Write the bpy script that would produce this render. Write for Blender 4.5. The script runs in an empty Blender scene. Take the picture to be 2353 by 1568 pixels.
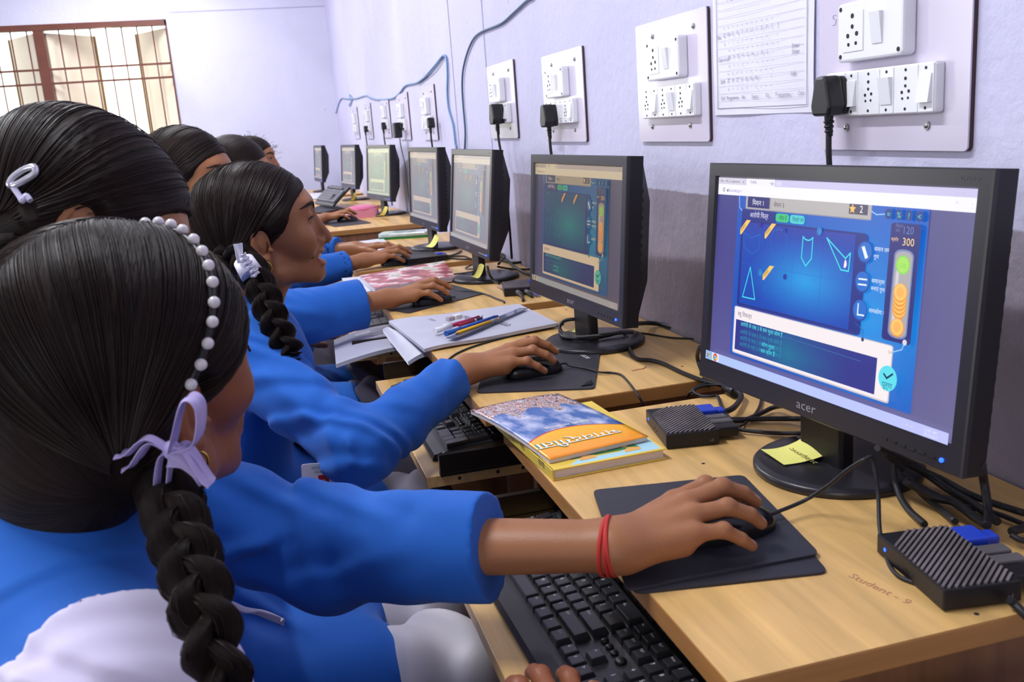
import bpy, bmesh, math, random
import numpy as np
from mathutils import Vector, Matrix, Euler
from math import radians as RAD, sin, cos, pi

# ------------------------------------------------------------ camera, world, lights, exposure
scn = bpy.context.scene
col = scn.collection
scn.view_settings.view_transform = 'Standard'
scn.view_settings.look = 'None'
scn.view_settings.gamma = 1.0
scn.view_settings.exposure = -0.3
scn.view_settings.use_curve_mapping = False

IW, IH, FPX = 2353, 1568, 2147.0
YAW, PITCH, ROLL = 0.25178, 0.22872, -0.07406
CZ = 1.175                      # eye height of the camera, standing bent over the row of desks
_f = np.array([sin(YAW)*cos(PITCH), cos(YAW)*cos(PITCH), -sin(PITCH)])
_r = np.array([cos(YAW), -sin(YAW), 0.0])
_u = np.cross(_r, _f)
CR = cos(ROLL)*_r + sin(ROLL)*_u
CU = -sin(ROLL)*_r + cos(ROLL)*_u
CF = _f
CAMP = np.array([0.0, 0.0, CZ])
cam_d = bpy.data.cameras.new('camera')
cam_d.sensor_width = 36.0
cam_d.lens = FPX/IW*36.0
cam_d.clip_start = 0.02
cam_d.dof.use_dof = True
cam_d.dof.focus_distance = 1.45
cam_d.dof.aperture_fstop = 13.0
cam = bpy.data.objects.new('camera', cam_d)
col.objects.link(cam)
_m = Matrix(((CR[0], CU[0], -CF[0], 0), (CR[1], CU[1], -CF[1], 0), (CR[2], CU[2], -CF[2], CZ), (0, 0, 0, 1)))
cam.matrix_world = _m
scn.camera = cam

def ray(x, y): return (x-IW/2)/FPX*CR - (y-IH/2)/FPX*CU + CF
def onz(x, y, z):
    d = ray(x, y); return CAMP + d*(z-CAMP[2])/d[2]
def onx(x, y, X):
    d = ray(x, y); return CAMP + d*(X-CAMP[0])/d[0]
def ony(x, y, Y):
    d = ray(x, y); return CAMP + d*(Y-CAMP[1])/d[1]

def lin(c):
    return tuple(((v/255.0)/12.92 if v/255.0 <= 0.04045 else ((v/255.0+0.055)/1.055)**2.4) for v in c)

world = bpy.data.worlds.new('world')
scn.world = world
world.use_nodes = True
wn = world.node_tree.nodes; wl = world.node_tree.links
wn['Background'].inputs[0].default_value = (0.93, 0.96, 1.0, 1)
wn['Background'].inputs[1].default_value = 1.0
sky = wn.new('ShaderNodeTexSky'); sky.sky_type = 'NISHITA'
sky.sun_disc = False; sky.sun_elevation = RAD(50); sky.sun_rotation = RAD(200)
mixs = wn.new('ShaderNodeMixRGB'); mixs.inputs[0].default_value = 0.82
wl.new(sky.outputs[0], mixs.inputs[1]); mixs.inputs[2].default_value = (3.2, 3.25, 3.0, 1)
wl.new(mixs.outputs[0], wn['Background'].inputs[0])

def area(name, loc, target, sx, sy, power, color=(1, 1, 1), spread=180):
    l = bpy.data.lights.new(name, 'AREA'); l.shape = 'RECTANGLE'; l.size = sx; l.size_y = sy
    l.energy = power; l.color = color; l.spread = RAD(spread)
    o = bpy.data.objects.new(name, l); col.objects.link(o)
    o.location = loc
    o.rotation_euler = (Vector(target)-Vector(loc)).to_track_quat('-Z', 'Y').to_euler()
    return o
# daylight entering by the openings of the left wall and of the wall behind the camera
area('daylight_left_window', (-3.52, 0.6, 1.75), (0.7, 1.0, 0.95), 1.9, 1.5, 22, (1.0, 0.985, 1.0))
area('daylight_far_window', (-3.52, 5.0, 1.75), (0.7, 4.6, 0.9), 1.9, 1.5, 36, (1.0, 0.99, 0.98))
area('daylight_rear_door', (-1.7, -2.4, 1.45), (0.2, 1.2, 0.85), 1.2, 1.9, 10, (1.0, 0.97, 0.95))
area('daylight_back_window', (-1.75, 8.38, 1.75), (-0.3, 3.0, 0.9), 1.6, 1.2, 20, (1.0, 1.0, 0.92))
# the tube lights under the ceiling
for _y in (1.3, 4.3, 7.2):
    area('tube_glow', (-0.75, _y, 2.86), (-0.75, _y, 0), 0.10, 1.15, 62, (0.93, 0.95, 1.0))

# ------------------------------------------------------------ helpers
def link(ob, parent=None):
    col.objects.link(ob)
    if parent is not None: ob.parent = parent
    return ob
def tag(o, label=None, cat=None, group=None, kind=None):
    if label: o['label'] = label
    if cat: o['category'] = cat
    if group: o['group'] = group
    if kind: o['kind'] = kind
    return o
def thing(name, label, cat, loc=(0, 0, 0), rz=0.0, group=None):
    o = bpy.data.objects.new(name, None); o.empty_display_size = .03
    col.objects.link(o); o.location = loc; o.rotation_euler = (0, 0, rz)
    return tag(o, label, cat, group)

MATS = {}
def mat(name, c, rough=0.5, metal=0.0, spec=0.5, bump=0.0, bscale=50.0, var=0.0, vscale=8.0, emit=None, estr=1.0,
        sss=0.0, sheen=0.0, coat=0.0, stretch=(1, 1, 1), trans=0.0, attr=None, ior=1.45, dark=None):
    if name in MATS: return MATS[name]
    m = bpy.data.materials.new(name); m.use_nodes = True
    nt = m.node_tree; N = nt.nodes; L = nt.links
    b = N['Principled BSDF']
    cl = (*lin(c), 1)
    b.inputs['Base Color'].default_value = cl
    b.inputs['Roughness'].default_value = rough
    b.inputs['Metallic'].default_value = metal
    b.inputs['Specular IOR Level'].default_value = spec
    b.inputs['IOR'].default_value = ior
    if sss:
        b.inputs['Subsurface Weight'].default_value = sss
        b.inputs['Subsurface Radius'].default_value = (1.0, .35, .2)
        b.inputs['Subsurface Scale'].default_value = .006
    if sheen:
        b.inputs['Sheen Weight'].default_value = sheen; b.inputs['Sheen Roughness'].default_value = .5
    if coat: b.inputs['Coat Weight'].default_value = coat
    if trans: b.inputs['Transmission Weight'].default_value = trans
    if emit is not None:
        b.inputs['Emission Color'].default_value = (*lin(emit), 1); b.inputs['Emission Strength'].default_value = estr
    tc = N.new('ShaderNodeTexCoord'); mp = N.new('ShaderNodeMapping'); mp.inputs['Scale'].default_value = stretch
    L.new(tc.outputs['Object'], mp.inputs[0])
    src = None
    if attr:
        a = N.new('ShaderNodeAttribute'); a.attribute_name = attr; src = a.outputs['Color']
        L.new(src, b.inputs['Base Color'])
    if var:
        n = N.new('ShaderNodeTexNoise'); n.inputs['Scale'].default_value = vscale; n.inputs['Detail'].default_value = 5
        L.new(mp.outputs[0], n.inputs[0])
        r = N.new('ShaderNodeMapRange'); r.inputs[1].default_value = .3; r.inputs[2].default_value = .7
        r.inputs[3].default_value = 1-var; r.inputs[4].default_value = 1+var*.6
        L.new(n.outputs[0], r.inputs[0])
        mx = N.new('ShaderNodeVectorMath'); mx.operation = 'SCALE'
        if src is None: mx.inputs[0].default_value = cl[:3]
        else: L.new(src, mx.inputs[0])
        L.new(r.outputs[0], mx.inputs['Scale']); L.new(mx.outputs[0], b.inputs['Base Color'])
    if bump:
        n2 = N.new('ShaderNodeTexNoise'); n2.inputs['Scale'].default_value = bscale; n2.inputs['Detail'].default_value = 4
        L.new(mp.outputs[0], n2.inputs[0])
        bp = N.new('ShaderNodeBump'); bp.inputs['Strength'].default_value = bump; bp.inputs['Distance'].default_value = .002
        L.new(n2.outputs[0], bp.inputs['Height']); L.new(bp.outputs[0], b.inputs['Normal'])
    MATS[name] = m
    return m

def T(loc=(0, 0, 0), rot=(0, 0, 0), s=(1, 1, 1)):
    return Matrix.LocRotScale(Vector(loc), Euler(rot), Vector(s))

class MB:
    """collects shapes and links them as one mesh object"""
    def __init__(s):
        s.bm = bmesh.new(); s.col = s.bm.loops.layers.float_color.new('Col'); s.mi = 0; s.c = (1, 1, 1, 1)
    def _mark(s, faces, smooth=False):
        for f in faces:
            f.material_index = s.mi; f.smooth = smooth
            for l in f.loops: l[s.col] = s.c
    def setcol(s, c): s.c = (*lin(c), 1); return s
    def box(s, a, b, M=None, bev=0.0, seg=2):
        cx = [(a[i]+b[i])/2 for i in range(3)]; sz = [abs(b[i]-a[i]) for i in range(3)]
        m = (M or Matrix()) @ T(cx, (0, 0, 0), sz)
        r = bmesh.ops.create_cube(s.bm, size=1.0, matrix=m)
        vs = r['verts']; fs = list({f for v in vs for f in v.link_faces})
        if bev > 0:
            es = list({e for f in fs for e in f.edges})
            r2 = bmesh.ops.bevel(s.bm, geom=es, offset=bev, segments=seg, affect='EDGES', profile=.5)
            fs = list(set(r2['faces']) | {f for v in r2['verts'] for f in v.link_faces})
        s._mark(fs, False)
        return s
    def cyl(s, p0, p1, r0, r1=None, n=20, caps=True, M=None, smooth=True):
        r1 = r0 if r1 is None else r1
        p0 = Vector(p0); p1 = Vector(p1); d = p1-p0
        q = d.to_track_quat('Z', 'Y').to_matrix().to_4x4()
        m = (M or Matrix()) @ Matrix.Translation((p0+p1)/2) @ q
        r = bmesh.ops.create_cone(s.bm, cap_ends=caps, cap_tris=False, segments=n, radius1=r0, radius2=r1, depth=d.length, matrix=m)
        fs = list({f for v in r['verts'] for f in v.link_faces})
        s._mark(fs, False)
        if smooth:
            for f in fs:
                if len(f.verts) == 4: f.smooth = True
        return s
    def sph(s, c, r, sc=(1, 1, 1), n=16, rot=(0, 0, 0)):
        m = T(c, rot, tuple(r*k for k in sc))
        q = bmesh.ops.create_uvsphere(s.bm, u_segments=n, v_segments=max(6, n//2+2), radius=1, matrix=m)
        s._mark(list({f for v in q['verts'] for f in v.link_faces}), True); return s
    def poly(s, pts, smooth=False):
        vs = [s.bm.verts.new(p) for p in pts]
        try: f = s.bm.faces.new(vs)
        except Exception: return s
        s._mark([f], smooth); return s
    def prism(s, pts2, z0, z1, M=None, bev=0.0, smooth=False):
        """2D outline (ccw) extruded from z0 to z1"""
        M = M or Matrix()
        b = [s.bm.verts.new(M @ Vector((x, y, z0))) for x, y in pts2]
        t = [s.bm.verts.new(M @ Vector((x, y, z1))) for x, y in pts2]
        n = len(pts2); fs = [s.bm.faces.new(t), s.bm.faces.new(b[::-1])]
        for i in range(n): fs.append(s.bm.faces.new((b[i], b[(i+1) % n], t[(i+1) % n], t[i])))
        if bev > 0:
            es = [e for e in {e for f in fs for e in f.edges}]
            r2 = bmesh.ops.bevel(s.bm, geom=es, offset=bev, segments=2, affect='EDGES', profile=.5)
            fs = list(set(r2['faces']) | {f for v in r2['verts'] for f in v.link_faces})
        s._mark(fs, smooth)
        return s
    def tube(s, pts, r, n=8, caps=True, closed=False, smoothpath=True, sub=6):
        P = catmull(pts, sub, closed) if smoothpath else [Vector(p) for p in pts]
        rr = r if callable(r) else (lambda t: r)
        rings = []; up = None
        N = len(P)
        for i, p in enumerate(P):
            if closed: d = P[(i+1) % N]-P[i-1]
            else: d = P[min(i+1, N-1)]-P[max(i-1, 0)]
            if d.length < 1e-9: d = Vector((0, 0, 1))
            d.normalize()
            if up is None:
                up = d.orthogonal().normalized()
            else:
                up = (up - d*up.dot(d))
                up = up.normalized() if up.length > 1e-6 else d.orthogonal().normalized()
            sd = d.cross(up)
            R = rr(i/max(1, N-1))
            rings.append([s.bm.verts.new(p + up*cos(2*pi*k/n)*R + sd*sin(2*pi*k/n)*R) for k in range(n)])
        fs = []
        for i in range(N if closed else N-1):
            a = rings[i]; b = rings[(i+1) % N]
            for k in range(n): fs.append(s.bm.faces.new((a[k], a[(k+1) % n], b[(k+1) % n], b[k])))
        s._mark(fs, True)
        if caps and not closed:
            s._mark([s.bm.faces.new(rings[0][::-1]), s.bm.faces.new(rings[-1])])
        return s
    def grid(s, fn, nu, nv, thick=0.0, smooth=True):
        """surface fn(u,v)->point, u,v in 0..1, with real thickness"""
        P = [[Vector(fn(i/nu, j/nv)) for j in range(nv+1)] for i in range(nu+1)]
        def nrm(i, j):
            a = P[min(i+1, nu)][j]-P[max(i-1, 0)][j]; b = P[i][min(j+1, nv)]-P[i][max(j-1, 0)]
            n = a.cross(b); return n.normalized() if n.length > 1e-12 else Vector((0, 0, 1))
        top = [[s.bm.verts.new(P[i][j]+nrm(i, j)*thick/2) for j in range(nv+1)] for i in range(nu+1)]
        fs = []
        for i in range(nu):
            for j in range(nv): fs.append(s.bm.faces.new((top[i][j], top[i+1][j], top[i+1][j+1], top[i][j+1])))
        if thick > 0:
            bt = [[s.bm.verts.new(P[i][j]-nrm(i, j)*thick/2) for j in range(nv+1)] for i in range(nu+1)]
            for i in range(nu):
                for j in range(nv): fs.append(s.bm.faces.new((bt[i][j], bt[i][j+1], bt[i+1][j+1], bt[i+1][j])))
            e = []
            dup_ = {}
            def cpv(v):
                if v not in dup_: dup_[v] = s.bm.verts.new(v.co)
                return dup_[v]
            for i in range(nu):
                e.append((top[i][0], bt[i][0], bt[i+1][0], top[i+1][0])); e.append((top[i][nv], top[i+1][nv], bt[i+1][nv], bt[i][nv]))
            for j in range(nv):
                e.append((top[0][j], top[0][j+1], bt[0][j+1], bt[0][j])); e.append((top[nu][j], bt[nu][j], bt[nu][j+1], top[nu][j+1]))
            s._mark([s.bm.faces.new([cpv(v) for v in q]) for q in e], False)
        s._mark(fs, smooth); return s
    def lathe(s, prof, n=48, M=None):
        """profile (r,z) list around z"""
        M = M or Matrix()
        rings = []
        for (r, z) in prof:
            if r < 1e-6: rings.append([s.bm.verts.new(M @ Vector((0, 0, z)))])
            else: rings.append([s.bm.verts.new(M @ Vector((r*cos(2*pi*k/n), r*sin(2*pi*k/n), z))) for k in range(n)])
        fs = []
        for a, b in zip(rings, rings[1:]):
            for k in range(n):
                if len(a) == 1 and len(b) == 1: continue
                if len(a) == 1: fs.append(s.bm.faces.new((a[0], b[(k+1) % n], b[k])))
                elif len(b) == 1: fs.append(s.bm.faces.new((a[k], a[(k+1) % n], b[0])))
                else: fs.append(s.bm.faces.new((a[k], a[(k+1) % n], b[(k+1) % n], b[k])))
        s._mark(fs, True); return s
    def mesh(s, name, mats):
        me = bpy.data.meshes.new(name)
        bmesh.ops.recalc_face_normals(s.bm, faces=s.bm.faces) if getattr(s, 'fixn', True) else None
        s.bm.to_mesh(me); s.bm.free()
        for m in (mats if isinstance(mats, (list, tuple)) else [mats]): me.materials.append(m)
        return me
    def build(s, name, mats, parent=None):
        me = s.mesh(name, mats)
        return link(bpy.data.objects.new(name, me), parent)

def catmull(pts, sub=6, closed=False):
    P = [Vector(p) for p in pts]; n = len(P)
    if n < 3 and not closed:
        return [P[0].lerp(P[-1], i/sub) for i in range(sub+1)] if n == 2 else P
    out = []
    rng = range(n) if closed else range(n-1)
    for i in rng:
        p1 = P[i]; p2 = P[(i+1) % n]
        p0 = P[i-1] if (closed or i > 0) else p1*2-p2
        p3 = P[(i+2) % n] if (closed or i+2 < n) else p2*2-p1
        for k in range(sub):
            t = k/sub
            out.append(.5*((2*p1)+(p2-p0)*t+(2*p0-5*p1+4*p2-p3)*t*t+(3*p1-p0-3*p2+p3)*t*t*t))
    if not closed: out.append(P[-1])
    return out

_fc = {}
def textpts(txt, size=1.0, bold=False):
    """flat text as (verts, faces) in its own xy plane, using the built-in font"""
    k = txt
    if k not in _fc:
        cu = bpy.data.curves.new('t', 'FONT'); cu.body = txt; cu.size = 1.0; cu.resolution_u = 2
        ob = bpy.data.objects.new('t', cu); col.objects.link(ob)
        dg = bpy.context.evaluated_depsgraph_get()
        me = ob.evaluated_get(dg).to_mesh()
        V = [tuple(v.co) for v in me.vertices]; F = [tuple(p.vertices) for p in me.polygons]
        ob.evaluated_get(dg).to_mesh_clear()
        bpy.data.objects.remove(ob); bpy.data.curves.remove(cu)
        _fc[k] = (V, F)
    V, F = _fc[k]
    return [(v[0]*size, v[1]*size, 0) for v in V], F
def add_text(mb, txt, M, size, align='L', sx=1.0):
    V, F = textpts(txt)
    if not V: return mb
    x0 = min(v[0] for v in V); x1 = max(v[0] for v in V)
    off = {'L': -x0, 'C': -(x0+x1)/2, 'R': -x1}[align]
    vs = [mb.bm.verts.new(M @ Vector(((v[0]+off)*size*sx, v[1]*size, 0))) for v in V]
    fs = []
    for f in F:
        try: fs.append(mb.bm.faces.new([vs[i] for i in f]))
        except Exception: pass
    mb._mark(fs); mb.fixn = False
    return mb
def copy_tree(o, parent=None):
    c = o.copy(); col.objects.link(c)
    if parent is not None: c.parent = parent
    for ch in list(o.children): copy_tree(ch, c)
    return c
def rrect(x0, y0, x1, y1, r, n=4):
    P = []
    for cx, cy, a in ((x1-r, y1-r, 0), (x0+r, y1-r, 90), (x0+r, y0+r, 180), (x1-r, y0+r, 270)):
        for k in range(n+1):
            t = RAD(a+90*k/n); P.append((cx+r*cos(t), cy+r*sin(t)))
    return P

# ------------------------------------------------------------ the room
WX = 0.761      # wall the desks stand against
BY = 8.5        # far wall
DZ = 0.75       # desk height
def struct(name, mb, mats, parent=None):
    o = mb.build(name, mats, parent)
    if parent is None: o['kind'] = 'structure'
    return o

def plaster(name, c_hi, c_lo=None, zsplit=None, yend=None, warm=0.0):
    m = bpy.data.materials.new(name); m.use_nodes = True
    nt = m.node_tree; N = nt.nodes; L = nt.links; b = N['Principled BSDF']
    b.inputs['Roughness'].default_value = .62
    tc = N.new('ShaderNodeTexCoord')
    n1 = N.new('ShaderNodeTexNoise'); n1.inputs['Scale'].default_value = 1.3; n1.inputs['Detail'].default_value = 6
    n1.inputs['Distortion'].default_value = .6
    L.new(tc.outputs['Object'], n1.inputs[0])
    cr = N.new('ShaderNodeValToRGB')
    cr.color_ramp.elements[0].position = .38; cr.color_ramp.elements[1].position = .62
    cr.color_ramp.elements[0].color = (*[v*.93 for v in lin(c_hi)], 1)
    cr.color_ramp.elements[1].color = (*[min(1, v*1.04) for v in lin(c_hi)], 1)
    L.new(n1.outputs[0], cr.inputs[0])
    colr = cr.outputs[0]
    # little flakes and dirt spots
    v = N.new('ShaderNodeTexNoise'); v.inputs['Scale'].default_value = 26; v.inputs['Detail'].default_value = 2
    L.new(tc.outputs['Object'], v.inputs[0])
    vr = N.new('ShaderNodeMapRange'); vr.inputs[1].default_value = .735; vr.inputs[2].default_value = .77; vr.inputs[3].default_value = 0; vr.inputs[4].default_value = .45
    L.new(v.outputs[0], vr.inputs[0])
    mx0 = N.new('ShaderNodeMixRGB'); L.new(vr.outputs[0], mx0.inputs[0]); L.new(colr, mx0.inputs[1]); mx0.inputs[2].default_value = (*lin((120, 112, 130)), 1)
    colr = mx0.outputs[0]
    if c_lo is not None:
        sp = N.new('ShaderNodeSeparateXYZ'); L.new(tc.outputs['Object'], sp.inputs[0])
        nz = N.new('ShaderNodeTexNoise'); nz.inputs['Scale'].default_value = 30; L.new(tc.outputs['Object'], nz.inputs[0])
        ad = N.new('ShaderNodeMath'); ad.operation = 'MULTIPLY_ADD'; ad.inputs[1].default_value = .006; L.new(nz.outputs[0], ad.inputs[0]); L.new(sp.outputs['Z'], ad.inputs[2])
        lt = N.new('ShaderNodeMapRange'); lt.inputs[1].default_value = zsplit+.004; lt.inputs[2].default_value = zsplit+.001; L.new(ad.outputs[0], lt.inputs[0])
        ly = N.new('ShaderNodeMapRange'); ly.inputs[1].default_value = yend+.02; ly.inputs[2].default_value = yend; L.new(sp.outputs['Y'], ly.inputs[0])
        mu = N.new('ShaderNodeMath'); mu.operation = 'MULTIPLY'; L.new(lt.outputs[0], mu.inputs[0]); L.new(ly.outputs[0], mu.inputs[1])
        n3 = N.new('ShaderNodeTexNoise'); n3.inputs['Scale'].default_value = 5; n3.inputs['Detail'].default_value = 6; L.new(tc.outputs['Object'], n3.inputs[0])
        c3 = N.new('ShaderNodeValToRGB'); c3.color_ramp.elements[0].position = .35; c3.color_ramp.elements[1].position = .7
        c3.color_ramp.elements[0].color = (*lin(c_lo), 1); c3.color_ramp.elements[1].color = (*lin(tuple(min(255, k*1.18) for k in c_lo)), 1)
        L.new(n3.outputs[0], c3.inputs[0])
        mx = N.new('ShaderNodeMixRGB'); L.new(mu.outputs[0], mx.inputs[0]); L.new(colr, mx.inputs[1]); L.new(c3.outputs[0], mx.inputs[2])
        colr = mx.outputs[0]
    L.new(colr, b.inputs['Base Color'])
    n2 = N.new('ShaderNodeTexNoise'); n2.inputs['Scale'].default_value = 38; n2.inputs['Detail'].default_value = 7; n2.inputs['Roughness'].default_value = .6
    L.new(tc.outputs['Object'], n2.inputs[0])
    bp = N.new('ShaderNodeBump'); bp.inputs['Strength'].default_value = .55; bp.inputs['Distance'].default_value = .006
    L.new(n2.outputs[0], bp.inputs['Height']); L.new(bp.outputs[0], b.inputs['Normal'])
    MATS[name] = m
    return m
m_wallr = plaster('lilac_plaster_with_dado', (206, 203, 232), (142, 133, 148), 1.028, 2.78)
m_wall = plaster('lilac_plaster', (218, 217, 240))
m_ceil = plaster('white_ceiling_paint', (225, 226, 230))
m_floor = mat('dark_stone_floor', (62, 50, 50), .45, var=.25, vscale=6, bump=.15)
m_brown = mat('brown_window_paint', (112, 62, 48), .4, var=.15)

struct('wall_right', MB().box((WX, -2.6, 0), (WX+.2, BY+.2, 3.0)), m_wallr)
XL, XR = -3.6, WX
# far wall with its window opening
wx0, wx1, wz0, wz1 = -2.95, -0.535, .95, 2.205
mb = MB()
mb.box((wx1, BY, 0), (XR+.2, BY+.35, 3.0)).box((XL-.2, BY, 0), (wx0, BY+.35, 3.0))
mb.box((wx0, BY, 0), (wx1, BY+.35, wz0)).box((wx0, BY, wz1), (wx1, BY+.35, 3.0))
struct('wall_far', mb, m_wall)
mb = MB()
lw = [(-.3, 1.5), (4.05, 5.95)]
ys = [-2.6, lw[0][0], lw[0][1], lw[1][0], lw[1][1], BY+.2]
for i in range(0, 6, 2): mb.box((XL-.2, ys[i], 0), (XL, ys[i+1], 3.0))
for a, b_ in lw: mb.box((XL-.2, a, 0), (XL, b_, .95)).box((XL-.2, a, 2.45), (XL, b_, 3.0))
struct('wall_left', mb, m_wall)
struct('wall_near', MB().box((XL-.2, -2.8, 0), (-2.3, -2.6, 3.0)).box((-1.1, -2.8, 0), (XR+.2, -2.6, 3.0)).box((-2.3, -2.8, 2.4), (-1.1, -2.6, 3.0)), m_wall)
struct('floor', MB().box((XL-.2, -2.8, -.1), (XR+.2, BY+.35, 0)), m_floor)
struct('ceiling', MB().box((XL-.2, -2.8, 3.0), (XR+.2, BY+.35, 3.1)), m_ceil)
# thin raised seams of the buried wiring on the wall beside the fourth switchboard
for i, (px0, px1) in enumerate((((1036, 100), (1056, 335)), ((1112, 90), (1132, 330)))):
    a = onx(*px0, WX); b_ = onx(*px1, WX)
    y = (a[1]+b_[1])/2
    struct('trim_%d' % (i+1), MB().box((WX-.0025, y-.004, 1.0), (WX+.001, y+.004, 3.0)), mat('seam_paint', (190, 186, 214), .6))
struct('trim_3', MB().box((-.5, BY-.004, 2.255), (XR, BY+.001, 2.262)), mat('seam_paint', (190, 186, 214), .6))

# window of the far wall: deep frame, grille bars, inner shutters folded open
win = thing('window_1', None, None, (0, 0, 0)); win['kind'] = 'structure'
f = .045
mb = MB()
mb.box((wx0, BY-.015, wz1-f), (wx1, BY+.05, wz1)).box((wx0, BY-.015, wz0), (wx1, BY+.05, wz0+f))
mb.box((wx1-.012, BY-.015, wz0), (wx1, BY+.05, wz1)).box((wx0, BY-.015, wz0), (wx0+f, BY+.05, wz1))
mb.build('window_frame', m_brown, win)
for x in (-1.508, -2.25):
    MB().box((x-.038, BY-.012, wz0), (x+.038, BY+.06, wz1)).build('mullion', m_brown, win)
for z in (1.86, 1.75, 1.30, 1.19):
    MB().box((wx0, BY-.004, z-.008), (wx1, BY+.012, z+.008)).build('grille_bar', m_brown, win)
x = wx1-.115; k = 0
while x > wx0+.03:
    MB().cyl((x, BY+.004, wz0), (x, BY+.004, wz1), .0055, n=8).build('grille_rod', m_brown, win); x -= .118
m_shut = mat('cream_shutter_paint', (250, 238, 214), .5)
# shutter leaves seen edge-on, swung outward into the daylight
for (xh, dx) in ((-1.47, .30), (-.545, -.26), (-1.55, -.25)):
    mb = MB(); a = Vector((xh, BY+.06, 0)); b_ = Vector((xh+dx, BY+.42, 0))
    d = (b_-a).normalized(); n = Vector((-d.y, d.x, 0))*.012
    q = [a-n, b_-n, b_+n, a+n]
    mb.prism([(p.x, p.y) for p in q], wz0+.05, wz1-.06)
    sh = mb.build('shutter', m_shut, win)
    mb = MB(); c = b_+d*.02; q = [b_-n*1.6, c-n*1.6, c+n*1.6, b_+n*1.6]
    mb.prism([(p.x, p.y) for p in q], wz0+.05, wz1-.06); mb.build('shutter_edge', mat('ochre_paint', (128, 92, 30), .5), sh)
# pale ground and foliage in the glare outside
m_out = mat('sunlit_ground', (226, 222, 200), .9, var=.15)
struct('ground_outside', MB().box((-6, BY+.4, -.2), (4, BY+12, -.1)), m_out)
mb = MB(); random.seed(4)
for i in range(60):
    x = random.uniform(-4.5, 0); z = random.uniform(.3, 1.15)
    mb.sph((x, BY+7+random.uniform(-.5, .5), z), random.uniform(.25, .5), n=8)
o = mb.build('hedge', mat('hedge_leaves', (186, 205, 120), .8, var=.4, vscale=12)); tag(o, 'pale sunlit hedge in the glare outside the barred window', 'hedge', kind='stuff')

# ceiling tube lights
for i, _y in enumerate((1.3, 4.3, 7.2)):
    t = thing('tube_light', 'white fluorescent tube light under the ceiling, out of the picture', 'light', (-.75, _y, 2.88), group='ceiling tube lights')
    MB().box((-.03, -.62, .04), (.03, .62, .12)).build('housing', mat('white_enamel', (235, 235, 238), .4), t)
    MB().cyl((0, -.58, .02), (0, .58, .02), .014, n=12).build('tube', mat('lit_tube', (240, 243, 255), .3, emit=(235, 240, 255), estr=8), t)

# ------------------------------------------------------------ wall things
W4 = lambda y, z, off=0.0: Matrix(((0, 0, -1, WX-off), (-1, 0, 0, y), (0, 1, 0, z), (0, 0, 0, 1)))
m_board = mat('glossy_laminate_board', (214, 206, 226), .16, spec=.6, var=.05, vscale=4)
m_boardedge = mat('board_edge', (70, 50, 52), .6)
m_sw = mat('white_switch_plastic', (236, 236, 242), .25)
m_hole = mat('dark_hole', (40, 34, 42), .7)
m_steel = mat('zinc_screw', (170, 168, 170), .3, metal=.9)
m_blk = mat('black_plastic', (25, 24, 27), .38)
m_blk2 = mat('black_rubber_cable', (30, 29, 33), .5)

def socket6(mb, cx, cz, s, z):
    """six pin holes"""
    for dx, dz, r in ((0, .62, .1), (0, .2, .09), (-.3, -.15, .095), (.3, -.1, .095), (-.25, -.5, .075), (.25, -.48, .075)):
        mb.cyl((cx+dx*s, cz+dz*s, z-.001), (cx+dx*s, cz+dz*s, z+.0006), r*s, n=12)
def rocker(parent, cx, cz, w, h, z, on=True):
    mb = MB(); a, b_ = (.006, .0015) if on else (.0015, .006)
    P = [(0, -h/2, b_*.6), (0, h/2, a*.6)]
    x0, x1 = cx-w/2, cx+w/2
    vs = [mb.bm.verts.new(p) for p in ((x0, cz-h/2, z), (x1, cz-h/2, z), (x1, cz+h/2, z), (x0, cz+h/2, z), (x0, cz-h/2, z+a), (x1, cz-h/2, z+a), (x1, cz+h/2, z+b_), (x0, cz+h/2, z+b_))]
    for q in ((3, 2, 1, 0), (4, 5, 6, 7), (0, 1, 5, 4), (1, 2, 6, 5), (2, 3, 7, 6), (3, 0, 4, 7)): mb.bm.faces.new([vs[i] for i in q])
    mb._mark(mb.bm.faces[:])
    return mb.build('rocker_switch', m_sw, parent)

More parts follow.
